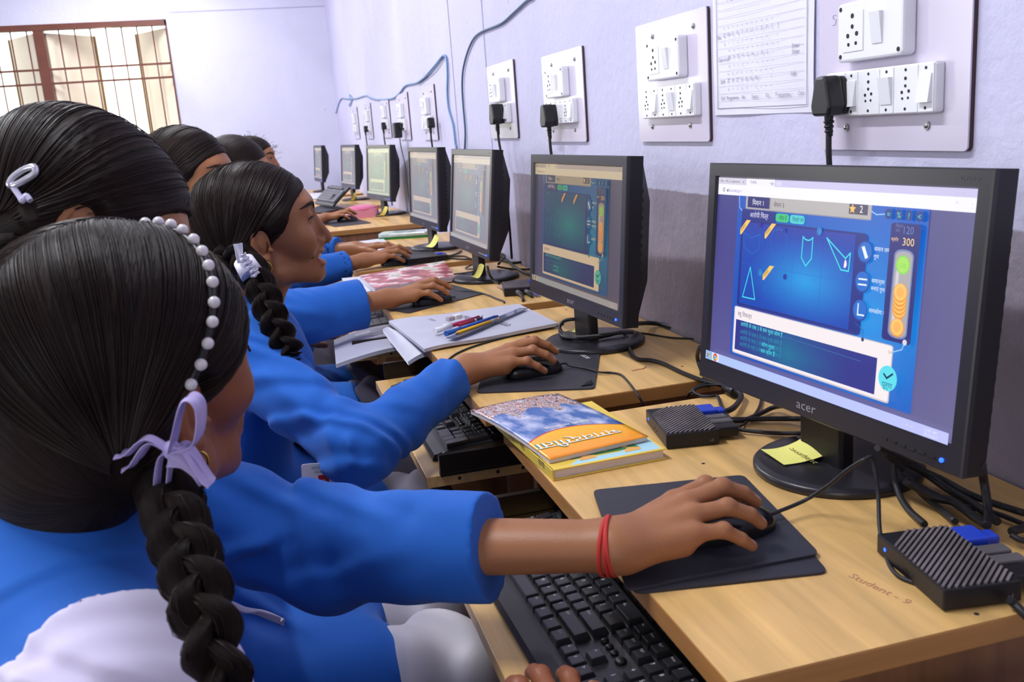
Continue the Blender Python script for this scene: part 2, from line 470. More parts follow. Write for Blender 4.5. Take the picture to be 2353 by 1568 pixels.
def switchboard(y, z0, w, h, label, up=None, lo=None, detail=2, twist=0):
    t = thing('switchboard', label[:0]+label, 'switchboard', (0, 0, 0), group=None)
    t.matrix_world = W4(y, z0)
    if twist: t.matrix_world = t.matrix_world @ Matrix.Rotation(twist, 4, 'Z')
    MB().prism(rrect(0, 0, w, h, .006), 0.0, .0055).build('backing_edge', m_boardedge, t)
    MB().prism(rrect(0, 0, w, h, .006), .0055, .0075).build('backing_board', m_board, t)
    up = up or (.08, .108, .215, .178)      # x0,z0,x1,z1 of the upper box
    lo = lo or (.045, .045, .265, .102)
    T_ = .0075
    # upper box
    x0, a, x1, b_ = up
    mb = MB(); mb.prism(rrect(x0, a, x1, b_, .006), T_, T_+.019, bev=.003); bx = mb.build('socket_box', m_sw, t)
    zt = T_+.019
    MB().box((x0+.012, a+.012, zt), (x0+.012+(x1-x0)*.33, b_-.012, zt+.0012)).build('socket_face', m_sw, bx)
    mb = MB(); socket6(mb, x0+.012+(x1-x0)*.165, (a+b_)/2, (b_-a)*.42, zt+.0012); mb.build('pin_sockets', m_hole, bx)
    rocker(bx, x0+(x1-x0)*.64, (a+b_)/2, .019, .036, zt, False)
    for sx in (x0+.007, x1-.007):
        for sz in (a+.007, b_-.007): MB().cyl((sx, sz, zt-.001), (sx, sz, zt+.0005), .0028, n=10).build('box_screw', m_steel if detail < 2 else m_hole, bx)
    # lower strip of three socket + switch pairs
    x0, a, x1, b_ = lo; mw = (x1-x0)/3
    mb = MB(); mb.prism(rrect(x0, a, x1, b_, .004), T_, T_+.013, bev=.002); st = mb.build('socket_strip', m_sw, t)
    zt = T_+.013
    for i in range(3):
        cx = x0+mw*i
        mb = MB(); mb.box((cx+.0012, a+.0015, zt-.001), (cx+mw*.6, b_-.0015, zt+.0012), bev=.0006).box((cx+mw*.62, a+.0015, zt-.001), (cx+mw-.0012, b_-.0015, zt+.0012), bev=.0006)
        md = mb.build('socket_module', m_sw, st)
        mb = MB(); socket6(mb, cx+mw*.3, (a+b_)/2, (b_-a)*.36, zt+.0012)
        for sx in (cx+mw*.3, cx+mw*.8):
            for sz in (a+.006, b_-.006): mb.cyl((sx, sz, zt), (sx, sz, zt+.0018), .0018, n=8)
        mb.build('pin_sockets', m_hole, md)
        rocker(md, cx+mw*.8, (a+b_)/2, mw*.3, (b_-a)*.56, zt+.0012, i % 2 == 0)
    for sx, sz in ((w*.27, h*.88), (w*.84, h*.88), (w*.22, h*.13), (w*.77, h*.13)):
        MB().cyl((sx, sz, T_), (sx, sz, T_+.002), .0048, n=14).sph((sx, sz, T_+.002), .0035, (1, 1, .5), n=10).build('screw', m_steel, t)
    return t
SB = [
 (1.155, 1.109, .281, .222, 'nearest wall switchboard, largest, with a black plug at its lower left', (.068, .110, .194, .181), (.036, .043, .243, .099)),
 (1.782, 1.120, .300, .220, 'switchboard left of the keyboard chart with no plug in it', (.09, .112, .228, .183), (.051, .044, .275, .100)),
 (2.41, 1.120, .310, .215, 'shiny switchboard above the second monitor with a black plug', None, None),
 (3.00, 1.131, .313, .222, 'shiny switchboard with yellowish glare above the third monitor and a black plug', None, None),
 (4.24, 1.129, .325, .225, 'pale switchboard right of the black adapter with a slim plug', None, None),
 (4.94, 1.132, .34, .225, 'pale switchboard holding the square black adapter', None, None),
 (5.56, 1.145, .31, .21, 'pale switchboard left of the square black adapter with small plug', None, None),
 (6.37, 1.142, .31, .22, 'second distant switchboard from the room corner with small plug', None, None),
 (7.14, 1.145, .31, .22, 'farthest switchboard, empty, beside the room corner', None, None)]
for i, (y, z0, w, h, lab, up, lo) in enumerate(SB):
    switchboard(y, z0, w, h, lab, up, lo, 2 if i < 3 else 1)
# pencilled mark on the nearest board
mb = MB(); mb.tube([(0, .007, 0), (-.006, .008, 0), (-.007, .004, 0), (-.001, .002, 0), (-.003, -.004, 0), (-.009, -.004, 0)], .00035, n=4)
mb.tube([(.004, .002, 0), (.010, .003, 0)], .00035, n=4); mb.tube([(.013, .007, 0), (.018, .008, 0), (.016, .002, 0), (.019, -.002, 0), (.014, -.005, 0)], .00035, n=4)
o = mb.build('pencil_mark', mat('pencil', (150, 145, 180), .7)); o.matrix_world = W4(1.117, 1.273, .0078)
o.name = 'pencil_mark'; tag(o, 'faint pencilled S-3 on the nearest switchboard', 'writing')

# plugs with cords
def plug(y, z, label, cord, s=1.0, big=False, off=.0215, pix=None, slant=0):
    if pix: _p = onx(*pix, WX-off-.016); y, z = _p[1], _p[2]
    t = thing('adapter' if big else 'power_plug', label, 'adapter' if big else 'plug', (0, 0, 0)); t.matrix_world = W4(y, z, off)
    if big:
        MB().box((-.042, -.04, .008), (.03, .035, .045), bev=.006).box((.02, .0, 0), (.05, .03, .02), bev=.004).build('plug_body', m_blk, t)
    else:
        out = [(-.017*s, -.024*s), (.017*s, -.024*s), (.022*s, -.012*s), (.013*s, .022*s), (.008*s, .026*s), (-.008*s, .026*s), (-.013*s, .022*s), (-.022*s, -.012*s)]
        MB().prism(out, .008, .026*s+.006, bev=.004).prism([(p[0]*.95, p[1]*.95) for p in out], 0, .009, bev=.002).build('plug_body', m_blk, t)
        mb = MB(); mb.tube([(0, -.022*s, .018), (0, -.034*s, .018), (0, -.05*s, .017)], lambda q: .006-.0018*q, n=10)
        for k in range(3): mb.cyl((0, -.030*s-k*.006, .018), (0, -.033*s-k*.006, .018), .0066-.0006*k, n=10)
        mb.build('strain_relief', m_blk, t)
    mb = MB(); inv = t.matrix_world.inverted()
    if pix: pts = [(0, -.03*s, .018), (0, -.07, .018), (.001+slant*.3, -.11, .016), (.003+slant, -.17, .014), (.004+slant*1.2, (.77-z)*.75, .012), (.004+slant*1.2, .77-z, .012)]
    else: pts = [(0, -.035*s, .018)]+[tuple(inv @ Vector(c)) for c in cord]
    mb.tube(pts, .0038 if not big else .0025, n=8); mb.build('cord', m_blk2, t)
    return t
plug(1.125, 1.178, 'black plug in the nearest switchboard, cord dropping behind the nearest monitor',
     [(WX-.035, 1.132, 1.10), (WX-.03, 1.135, 1.02), (WX-.03, 1.15, .9), (WX-.02, 1.16, .77)], 1.0, pix=(1908, 222))
plug(2.36, 1.187, 'black plug in the shiny board above the second monitor',
     [(WX-.035, 2.355, 1.11), (WX-.03, 2.36, 1.05), (WX-.02, 2.33, .9), (WX-.02, 2.3, .77)], 1.1, pix=(1262, 267))
plug(2.94, 1.19, 'black plug in the yellowish shiny board above the third monitor',
     [(WX-.035, 2.90, 1.11), (WX-.03, 2.80, 1.04), (WX-.03, 2.72, .9), (WX-.03, 2.7, .78)], 1.2, pix=(1143, 263), slant=.022)
plug(4.17, 1.19, 'slim black plug right of the square adapter', [(WX-.035, 4.17, 1.11), (WX-.03, 4.2, 1.0), (WX-.03, 4.2, .8)], .85, pix=(989, 283))
plug(4.98, 1.185, 'square black power adapter plugged in above the fifth monitor', [(WX-.03, 4.97, 1.08), (WX-.03, 4.93, 1.0), (WX-.03, 4.75, .9), (WX-.02, 4.68, .77)], 1, True, pix=(918, 298), slant=.05)
plug(5.58, 1.19, 'small black plug left of the square adapter', [(WX-.035, 5.6, 1.1), (WX-.03, 5.6, .9)], .8, pix=(881, 290))
plug(6.43, 1.18, 'small black plug farthest along the wall', [(WX-.035, 6.45, 1.1), (WX-.03, 6.45, .9)], .8, pix=(840, 297))

# keyboard chart of paper on the wall
chM = Matrix(((0, 0, -1, WX-.001), (-1, 0, 0, 1.468), (0, 1, 0, 1.163), (0, 0, 0, 1)))
t = thing('wall_chart', 'paper chart of keyboard keys taped between the two nearest switchboards', 'chart')
t.matrix_world = chM @ Matrix.Rotation(-.012, 4, 'Z')
cw, ch = .292, .215
mb = MB(); mb.grid(lambda u, v: (u*cw, v*ch, .0015+.0012*sin(u*7+v*3)+.003*max(0, (.2-v))*sin(u*5)), 24, 16, .0006)
mb.build('paper_sheet', mat('aged_paper', (226, 224, 238), .35, var=.06, vscale=9), t)
ink = mat('grey_ink', (138, 136, 158), .7)
mb = MB(); zz = .0042
for (x0, z0, x1, z1) in ((.014, .01, .278, .0112), (.014, .01, .0152, .215), (.2768, .01, .278, .215)): mb.box((x0, z0, zz-.0002), (x1, z1, zz))
for k in range(17): mb.box((.02, .022+k*.0118, zz-.0002), (.27, .0222+k*.0118, zz))
rows = [(.185, '1234567890-=', .052), (.174, '1234567890-=', .052), (.122, 'QWERTYUIOP[]', .040), (.087, 'ASDFGHJKL;\'', .056), (.051, 'ZXCVBNM,./', .052)]
for z, s_, x in rows:
    for i, c_ in enumerate(s_):
        add_text(mb, c_, T((x+i*.0147, z, zz)), .0088, 'C')
        if z < .17: add_text(mb, 'qrtpf?ycvn,s.'[i], T((x+i*.0147, z-.012, zz)), .0065, 'C'); add_text(mb, 'aenosuvyxzc-'[i % 12], T((x+i*.0147, z+.012, zz)), .0065, 'C')
for s_, x, z in (('Tab', .012, .12), ('Caps Lock', .015, .085), ('Shift', .022, .05), ('Ctrl', .022, .024), ('Programme', .042, .024), ('Alt', .090, .024), ('Space', .122, .024), ('Alt', .163, .024), ('Programme', .192, .024), ('Ctrl', .252, .024), ('Enter', .236, .09), ('Shift', .232, .052), ('Backspace', .225, .18), ('Enter', .236, .082)):
    add_text(mb, s_, T((x+.004, z, zz)), .0085, 'L')
mb.build('printed_keys', ink, t)

# blue wires loosely clipped to the wall
def wallwire(pts, r, label, color, off=.006):
    mb = MB(); P = []
    for i, (x, y) in enumerate(pts):
        p = onx(x, y, WX-off); P.append(tuple(p))
    mb.tube(P, r, n=8, sub=5)
    o = mb.build('wire', mat('wire_'+label.split()[0], color, .4)); tag(o, label, 'wire'); return o
C2 = lambda L: [(700+x/3.409, 100+y/3.409) for x, y in L]
wallwire(C2([(185, 810), (200, 680), (240, 560), (280, 440), (330, 435), (400, 432), (475, 410), (510, 425), (560, 440), (640, 437), (700, 425), (750, 380), (790, 330), (870, 310), (920, 280), (970, 230), (1030, 160), (1085, 95), (1112, 130), (1120, 250), (1118, 380), (1130, 520), (1165, 650), (1182, 790)])+[(1049, 345), (1052, 420)],
         .0042, 'pale blue wire looping along the far half of the wall above the monitors', (112, 150, 196))
wallwire([(1390, -330), (1370, -220), (1310, -90), (1225, -8), (1210, 2), (1180, 30), (1150, 55), (1100, 77), (1080, 105), (1066, 150), (1062, 190), (1064, 240), (1069, 300), (1068, 345), (1066, 420)],
         .0036, 'grey blue cable dropping from the ceiling beside the third monitor', (74, 104, 134))
wallwire(C2([(1020, 190), (975, 235), (925, 290)]) if False else C2([(1075, 110), (1010, 205), (930, 275), (880, 312)]), .0026, 'second strand twisted on the pale blue wire by its peak', (88, 120, 160), .010)
wallwire(C2([(345, 480), (375, 440), (350, 400), (365, 470), (345, 490)]), .003, 'small knot of blue wire above the farthest switchboards', (120, 150, 190))

# ------------------------------------------------------------ computer desks with keyboard trays
def wood(name, c, stretch=(24, 1.6, 24), rough=.38):
    m = bpy.data.materials.new(name); m.use_nodes = True
    nt = m.node_tree; N = nt.nodes; L = nt.links; b = N['Principled BSDF']
    b.inputs['Roughness'].default_value = rough
    tc = N.new('ShaderNodeTexCoord'); mp = N.new('ShaderNodeMapping'); mp.inputs['Scale'].default_value = stretch
    L.new(tc.outputs['Object'], mp.inputs[0])
    n = N.new('ShaderNodeTexNoise'); n.inputs['Scale'].default_value = 2.2; n.inputs['Detail'].default_value = 8; n.inputs['Distortion'].default_value = .3
    L.new(mp.outputs[0], n.inputs[0])
    cr = N.new('ShaderNodeValToRGB'); e = cr.color_ramp.elements
    e[0].position = .3; e[1].position = .7
    e[0].color = (*lin(tuple(k*.88 for k in c)), 1); e[1].color = (*lin(tuple(min(255, k*1.05) for k in c)), 1)
    L.new(n.outputs[0], cr.inputs[0])
    n2 = N.new('ShaderNodeTexNoise'); n2.inputs['Scale'].default_value = 1.2; L.new(mp.outputs[0], n2.inputs[0])
    w = N.new('ShaderNodeMixRGB'); w.blend_type = 'MULTIPLY'; w.inputs[0].default_value = .35
    L.new(cr.outputs[0], w.inputs[1]); L.new(n2.outputs[0], w.inputs[2])
    L.new(w.outputs[0], b.inputs['Base Color']); MATS[name] = m; return m
m_top = wood('light_beech_laminate', (244, 196, 122))
m_topx = wood('light_beech_edge', (196, 138, 76), (1.6, 1.6, 24))
m_side = wood('brown_side_laminate', (150, 102, 68), (24, 24, 1.6), .55)
m_rail = mat('black_steel_rail', (44, 38, 36), .35, metal=.6)
def desk(y0, y1, x0, label, tray=None, rz=0.0, xb=WX-.004, panel=True):
    t = thing('computer_desk', label, 'desk', (x0, y0, 0), rz)
    w = y1-y0; d = xb-x0
    mb = MB(); mb.box((0, 0, DZ-.0225), (d, w, DZ-.0006), bev=.0012)
    top = mb.build('desktop', m_topx, t)
    MB().box((.0006, .0006, DZ-.0008), (d-.0006, w-.0006, DZ), bev=.0003).build('top_laminate', m_top, top)
    for ya in (.018, w-.036):
        MB().box((.035, ya, 0), (d-.03, ya+.018, DZ-.0225)).build('side_panel', m_side, t)
    MB().box((d-.065, .036, .25), (d-.05, w-.036, DZ-.0225)).build('back_panel', m_side, t)
    MB().box((.05, .036, .08), (d-.06, w-.036, .098)).build('foot_shelf', m_side, t)
    if tray is not None:
        tx0, tz = tray[:2]
        ty0, ty1 = tray[2:] if len(tray) > 2 else (.045, w-.045)
        MB().box((tx0-x0, ty0, tz-.018), (tx0-x0+.37, ty1, tz), bev=.001).build('keyboard_tray', m_top if panel else m_topx, t)
        for ya in (ty0-.011, ty1+.001):
            MB().box((tx0-x0+.02, ya, tz+.002), (tx0-x0+.40, ya+.010, tz+.035)).box((tx0-x0+.02, ya-.002, tz+.002), (tx0-x0+.40, ya+.012, tz+.006)).build('drawer_slide', m_rail, t)
        for k in range(3):
            MB().cyl((tx0-x0+.05+.04*k+(.02 if k else 0), ty0-.0006, tz-.009), (tx0-x0+.05+.04*k+(.02 if k else 0), ty0+.003, tz-.009), .0028, n=8).build('screw_hole', m_hole, t)
    return t
TZ = .668
D1 = desk(.573, 1.243, .297, 'nearest light wood desk at the lower right with its keyboard tray pulled out', (.166, TZ, -.02, .535))
D2 = desk(1.328, 2.045, .290, 'light wood desk under the second monitor, tray pulled out', (.190, TZ, -.016, .585))
D3 = desk(2.135, 2.865, .270, 'light wood desk under the third monitor with a spiral notebook on it', (.150, TZ), -.02, WX-.02)
D4 = desk(2.97, 3.86, .275, 'light wood desk under the fourth monitor with the green box', (.15, TZ), -.01, WX-.01)
D5 = desk(4.37, 5.45, .285, 'light wood desk carrying the pink pencil case', (.16, TZ))
D6 = desk(5.72, 6.80, .285, 'light wood desk with a keyboard lying on top, second farthest', (.16, TZ))
D7 = desk(7.05, 8.10, .285, 'farthest light wood desk with white papers in the corner', (.16, TZ))
# marks on the two nearest desktops
mk = mat('ink_scribble', (186, 132, 100), .7)
def scribble(pts, label, r=.0005, name='pen_mark'):
    o = MB().tube([tuple(onz(x, y, DZ+.0002)) for x, y in pts], r, n=5, sub=3).build(name, mk); tag(o, label, 'writing'); return o
def c6(L): return [(1900+x/3.7506, 1150+y/3.7506) for x, y in L]
mb = MB()
M_ = Matrix.Translation(Vector(onz(*c6([(180, 655)])[0], DZ+.0003))) @ Matrix.Rotation(RAD(-76), 4, 'Z')
add_text(mb, 'Student - 9', M_, .0125, 'L', 1.15)
o = mb.build('pen_writing', mk); tag(o, 'faint red brown handwriting reading Student on the nearest desktop', 'writing')
for (x, y), lab in (((1616, 1066), 'small dark screw hole in the nearest desktop near the book pile'), ((1567.5, 842.6), 'small dark screw hole in the second desktop near the thick cable'), ((1301, 712), 'small dark screw hole at the far edge of the second desktop'), ((2244, 1412), 'brown spot near the front edge of the nearest desktop')):
    p = onz(x, y, DZ); o = MB().cyl((p[0], p[1], DZ-.001), (p[0], p[1], DZ+.0004), .0022, n=10).build('screw_hole', m_hole); tag(o, lab, 'hole')
scribble([(1452, 853), (1465, 850), (1478, 848), (1484, 844)], 'short brown smear on the second desktop behind its mouse pad', .0016, 'smear')

# ------------------------------------------------------------ monitors
m_bez = mat('dark_bezel_plastic', (44, 42, 47), .3, spec=.5)
m_case = mat('black_casing', (20, 18, 22), .42)
m_base = mat('dusty_black_base', (38, 36, 41), .3, var=.3, vscale=14)
m_logo = mat('silver_print', (150, 150, 158), .35)
m_white = mat('white_print', (225, 225, 230), .5)
m_led = mat('blue_led', (20, 40, 255), .4, emit=(30, 80, 255), estr=5)
m_note = mat('yellow_sticky_paper', (236, 232, 128), .7)
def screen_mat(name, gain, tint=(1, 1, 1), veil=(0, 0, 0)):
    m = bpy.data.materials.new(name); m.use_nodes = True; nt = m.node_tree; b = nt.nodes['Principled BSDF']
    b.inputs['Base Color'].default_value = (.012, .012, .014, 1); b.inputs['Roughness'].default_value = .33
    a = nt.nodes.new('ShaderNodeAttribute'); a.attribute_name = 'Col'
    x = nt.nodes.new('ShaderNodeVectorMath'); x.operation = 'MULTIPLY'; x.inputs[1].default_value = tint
    v = nt.nodes.new('ShaderNodeVectorMath'); v.inputs[1].default_value = veil  # constant haze and reflection of the slanted view, added into the emission colour
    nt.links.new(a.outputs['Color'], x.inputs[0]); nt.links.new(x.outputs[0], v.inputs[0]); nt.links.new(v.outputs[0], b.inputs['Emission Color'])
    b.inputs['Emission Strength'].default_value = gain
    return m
SWD, SHT = .409, .230
NAV = (66, 62, 138)
UI = dict(desk=(72, 70, 140), app=(22, 98, 196), panel0=(10, 62, 170), panel1=(14, 150, 226), frame=(30, 42, 132), cream=(250, 240, 240), tan=(182, 178, 176), line=(70, 220, 235))
def mixc(a, b, t): return tuple(a[i]*(1-t)+b[i]*t for i in range(3))
def draw_ui(variant=0, detail=True):
    mb = MB(); mb.fixn = False
    lay = [0]
    P = lambda u, v: (u*SWD, v*SHT, lay[0]*.00005)
    def rect(u0, v0, u1, v1, c, r=0.0):
        lay[0] += 1; mb.setcol(c)
        if r: mb.poly([P(*q) for q in rrect(u0, v0, u1, v1, r)])
        else: mb.poly([P(u0, v0), P(u1, v0), P(u1, v1), P(u0, v1)])
    def ell(u, v, ru, c, k=1.78, n=28):
        lay[0] += 1; mb.setcol(c); mb.poly([P(u+ru*cos(2*pi*i/n), v+ru*k*sin(2*pi*i/n)) for i in range(n)])
    def grad(u0, v0, u1, v1, fn, nu=24, nv=16):
        lay[0] += 1
        g = [[mb.bm.verts.new(P(u0+(u1-u0)*i/nu, v0+(v1-v0)*j/nv)) for j in range(nv+1)] for i in range(nu+1)]
        cc = [[(*lin(fn(i/nu, j/nv)), 1) for j in range(nv+1)] for i in range(nu+1)]
        for i in range(nu):
            for j in range(nv):
                q = ((i, j), (i+1, j), (i+1, j+1), (i, j+1)); f_ = mb.bm.faces.new([g[a][b] for a, b in q])
                for l, (a, b) in zip(f_.loops, q): l[mb.col] = cc[a][b]
    def line(pts, c, w=.0022, closed=True):
        lay[0] += 1; mb.setcol(c)
        n = len(pts)
        for i in range(n if closed else n-1):
            a = Vector(P(*pts[i])); b = Vector(P(*pts[(i+1) % n])); d = (b-a).normalized(); s_ = Vector((-d.y, d.x, 0))*w*SWD/2; e = d*w*SWD*.4
            mb.poly([a-s_-e, b-s_+e, b+s_+e, a+s_-e])
    def text(u, v, s_, size, c, al='L', sx=1.0):
        lay[0] += 1; mb.setcol(c); add_text(mb, s_, Matrix.Translation(Vector(P(u, v))), size*SHT, al, sx)
    # desktop and browser
    grad(0, 0, 1, 1, lambda u, v: mixc(mixc((92, 88, 150), (58, 56, 132), v), (118, 112, 146), max(0, u-.6)*1.6), 12, 8)
    rect(0, .965, 1, 1.0, (206, 200, 236)); rect(0, .91, 1, .966, (246, 244, 255))
    rect(0, .968, .137, 1, (216, 210, 226)); rect(.146, .966, .283, 1, (244, 240, 255)); rect(.29, .972, .315, .992, (222, 216, 246))
    text(.012, .976, 'Hin - Rt 2, sequence', .022, (98, 90, 120)); text(.128, .976, 'x', .024, (80, 70, 100)); text(.166, .975, 'THMS', .022, (110, 104, 140)); text(.262, .974, '<|', .022, (50, 50, 70)); text(.272, .974, 'x', .026, (50, 50, 70))
    ell(.032, .937, .006, (80, 76, 100)); ell(.032, .937, .004, (246, 244, 255)); rect(.05, .927, .056, .94, (80, 76, 100)); text(.058, .928, 'Secure', .024, (140, 134, 170)); text(.092, .927, '  https://', .023, (150, 140, 210))
    text(.985, .925, ':', .04, (200, 196, 226)); text(.94, .93, '*', .03, (200, 196, 226)); text(.92, .974, '--   o   x', .022, (190, 186, 220))
    # application
    grad(.112, .064, .868, .911, lambda u, v: mixc((18, 84, 190), (28, 150, 232), max(0, 1-abs(u-.78)*1.7)*max(0, 1-abs(v-.42)*1.5)), 30, 20)
    line([(.118, .911), (.122, .85), (.135, .836), (.16, .84)], (150, 170, 215), .004, False)
    rect(.152, .845, .682, .911, (152, 148, 160), .006); rect(.155, .85, .679, .911, (184, 178, 178)); rect(.162, .855, .268, .911, (38, 36, 112)); rect(.268, .852, .274, .911, (160, 155, 160))
    rect(.60, .866, .668, .911, (78, 72, 96)); 
    text(.186, .868, 'िमशन 1', .036, (238, 236, 255)); text(.288, .868, 'सेशन 3', .032, (70, 66, 90))
    # star
    st = [(.613+.013*(1 if k % 2 == 0 else .45)*cos(pi/2+k*pi/5), .889+.0235*(1 if k % 2 == 0 else .45)*sin(pi/2+k*pi/5)) for k in range(10)]
    lay[0] += 1; mb.setcol((252, 196, 96)); mb.poly([P(*q) for q in st]); text(.64, .875, '2', .044, (252, 250, 255))
    line([(.682, .885), (.70, .873), (.73, .878), (.742, .898)], (150, 200, 245), .003, False)
    rect(.138, .335, .30, .845, UI['frame'], .008)
    text(.178, .806, 'आरोपी िचत्र', .034, (236, 232, 255)); rect(.302, .797, .362, .838, (56, 198, 128), .012); rect(.366, .797, .43, .838, (72, 206, 214), .012)
    text(.317, .809, 'जोड़ दें', .026, (14, 70, 60)); text(.378, .809, 'िहस्से करें', .024, (14, 70, 80))
    rect(.138, .335, .678, .788, (26, 40, 134), .018)
    G = (14, 96, 186) if variant == 0 else (8, 92, 150)
    G2 = (24, 160, 232) if variant == 0 else (10, 150, 170)
    grad(.150, .352, .634, .778, lambda u, v: mixc(mixc((14, 70, 180), (60, 50, 160), max(0, v-.82)*3.2) if variant == 0 else (12, 76, 140), G2, max(0, 1-((u-.62)**2*2.2+(v-.42)**2*2.8)**.5*1.25)), 30, 20)
    for k in range(1, 4): line([(.150+.121*k, .352), (.150+.121*k, .778)], (22, 96, 200), .0009, False)
    line([(.15, .565), (.634, .565)], (22, 96, 200), .0009, False)
    fa = (30, 110, 196); L_ = UI['line']
    if variant == 0:
        line([(.154, .723), (.194, .70), (.237, .724), (.235, .65), (.2, .619), (.160, .65)], fa, .0022)
        line([(.322, .763), (.350, .755), (.367, .70), (.36, .66), (.326, .592), (.296, .65), (.288, .704), (.30, .75)], fa, .0022)
        line([(.43, .741), (.440, .729), (.452, .726), (.462, .73), (.471, .742), (.471, .643), (.449, .604), (.429, .64)], L_, .0036)
        line([(.527, .749), (.604, .668), (.621, .695), (.619, .613), (.59, .614)], L_, .0036)
        line([(.198, .55), (.167, .388), (.229, .389)], L_, .0036)
        line([(.268, .468), (.372, .472), (.372, .45), (.268, .449)], fa, .002)
        for (u0, v0) in ((.137, .712), (.259, .708), (.262, .498)):
            lay[0] += 1; mb.setcol((250, 205, 100)); mb.poly([P(u0, v0), P(u0+.006, v0), P(u0+.05, v0+.078), P(u0+.03, v0+.078), P(u0, v0+.028)])
            lay[0] += 1; mb.setcol((120, 90, 40)); add_text(mb, 'गलत', Matrix.Translation(Vector(P(u0+.008, v0+.014))) @ Matrix.Rotation(RAD(42), 4, 'Z'), .026*SHT)
        for q in ((.497, .775), (.25, .532)): ell(*q, .011, (24, 120, 200)); text(q[0], q[1]-.01, '?', .022, (120, 220, 240), 'C')
        ell(.365, .535, .008, (28, 50, 150)); ell(.35, .76, .007, (28, 50, 150)); ell(.235, .772, .007, (60, 40, 140))
        lay[0] += 1; mb.setcol((255, 236, 250)); mb.poly([P(.602, .628), P(.608, .625), P(.613, .64), P(.611, .655), P(.606, .665), P(.603, .65)])
    else:
        line([(.17, .76), (.20, .765), (.215, .72), (.20, .63), (.175, .625), (.158, .68)], (20, 150, 160), .0026)
        line([(.26, .72), (.33, .62), (.27, .64)], (20, 150, 160), .0026); line([(.28, .56), (.34, .42), (.275, .42)], (20, 150, 160), .0026)
        line([(.16, .545), (.18, .515), (.23, .55), (.215, .43), (.19, .42), (.165, .45)], (20, 150, 160), .0026)
        for (u0, v0) in ((.36, .70), (.50, .70)):
            lay[0] += 1; mb.setcol((236, 176, 70)); mb.poly([P(u0, v0), P(u0+.006, v0), P(u0+.05, v0+.078), P(u0+.03, v0+.078), P(u0, v0+.028)])
    # tool buttons
    for v, k in ((.707, 0), (.577, 1), (.451, 2)):
        ell(.675, v, .027, (22, 62, 160)); ell(.675, v+.003, .024, (24, 108, 206))
        w = (240, 246, 255)
        if k == 0:
            lay[0] += 1; mb.setcol(w); mb.poly([P(.662, v+.022), P(.672, v+.028), P(.688, v-.02), P(.678, v-.028)])
        elif k == 1: line([(.662, v+.012), (.69, v+.014)], w, .004, False); line([(.662, v-.012), (.69, v-.01)], w, .004, False)
        else: line([(.668, v+.028), (.668, v-.02), (.69, v-.018)], w, .004, False)
    for v, a, b in ((.72, 'समान लम्बाई', 'गुण'), (.583, 'समान्तर', 'बनाएं गुण'), (.453, 'समकोण गुण', '')):
        text(.708, v, a, .026, (238, 246, 255)); text(.708, v-.032, b, .024, (238, 246, 255))
    # round icons
    for i, u in enumerate((.747, .781, .813, .846)):
        ell(u, .881, .0125, (16, 58, 140)); text(u, .868, ('=', '%', '?', '<')[i], .034, (90, 220, 226), 'C')
    # score bar
    rect(.760, .352, .855, .848, (36, 38, 120), .012)
    text(.775, .828, 'िमशन', .02, (110, 120, 170)); text(.775, .81, 'अंक', .018, (110, 120, 170)); text(.802, .806, '120', .044, (106, 128, 186)); text(.764, .772, 'स्कोर', .020, (248, 200, 160)); text(.802, .758, '300', .046, (252, 216, 150))
    rect(.779, .368, .842, .742, (122, 134, 184), .026); rect(.784, .376, .838, .734, (176, 172, 176), .023)
    lay[0] += 1; mb.setcol((212, 208, 214)); mb.poly([P(.79, .64), P(.80, .70), P(.80, .42), P(.79, .42)])
    ell(.81, .678, .022, (142, 222, 84)); ell(.81, .678, .018, (172, 232, 96)); text(.81, .665, '100', .03, (140, 214, 84), 'C')
    for k in range(4): ell(.811, .488+.012*k*1.5, .0215, (238, 150, 50)); ell(.811, .494+.012*k*1.5, .0205, (254, 196, 90))
    ell(.811, .562, .0225, (240, 156, 60)); ell(.811, .565, .02, (255, 200, 104)); ell(.811, .565, .012, (252, 184, 88)); ell(.811, .415, .0225, (240, 156, 60)); ell(.811, .418, .02, (255, 200, 104)); ell(.811, .418, .012, (252, 184, 88))
    # clue window
    rect(.141, .083, .806, .336, (206, 196, 206), .010); rect(.145, .090, .802, .332, (250, 240, 242), .008)
    text(.160, .288, 'बहु िवकल्प', .03, (96, 84, 120))
    grad(.153, .104, .756, .266, lambda u, v: mixc((44, 48, 138), (18, 138, 160), max(0, 1-abs(u-.42)*2.4)*(.75-.5*abs(v-.35))), 24, 8)
    for v, c in ((.246, (90, 236, 244)), (.205, (44, 146, 176)), (.172, (44, 146, 176)), (.139, (44, 146, 176))):
        text(.178, v-.008, 'आरोपी के पास 3 से कम भुजा कोण हैं', .029, c, 'L', .92)
    text(.287, .164, 'कोण भुजा', .029, (80, 226, 236)); text(.285, .131, 'सम कोण हैं', .029, (80, 226, 236))
    line([(.37, .245), (.70, .232)], (60, 110, 170), .0016, False)
    ell(.797, .192, .031, (96, 226, 240)); line([(.784, .207), (.794, .192), (.812, .216)], (10, 50, 90), .005, False); text(.797, .15, 'पूर्ण', .036, (16, 90, 130), 'C')
    line([(.701, .33), (.70, .37), (.67, .395)], (30, 90, 170), .002, False); ell(.701, .33, .005, (40, 50, 110)); line([(.842, .36), (.835, .33), (.80, .305)], (150, 200, 245), .003, False); ell(.842, .362, .007, (220, 220, 235)); ell(.796, .306, .005, (232, 216, 190))
    # task bar
    grad(0, 0, 1, .048, lambda u, v: mixc((176, 200, 250), (196, 200, 252), u), 4, 2)
    rect(.0, .002, .035, .046, (150, 186, 226)); 
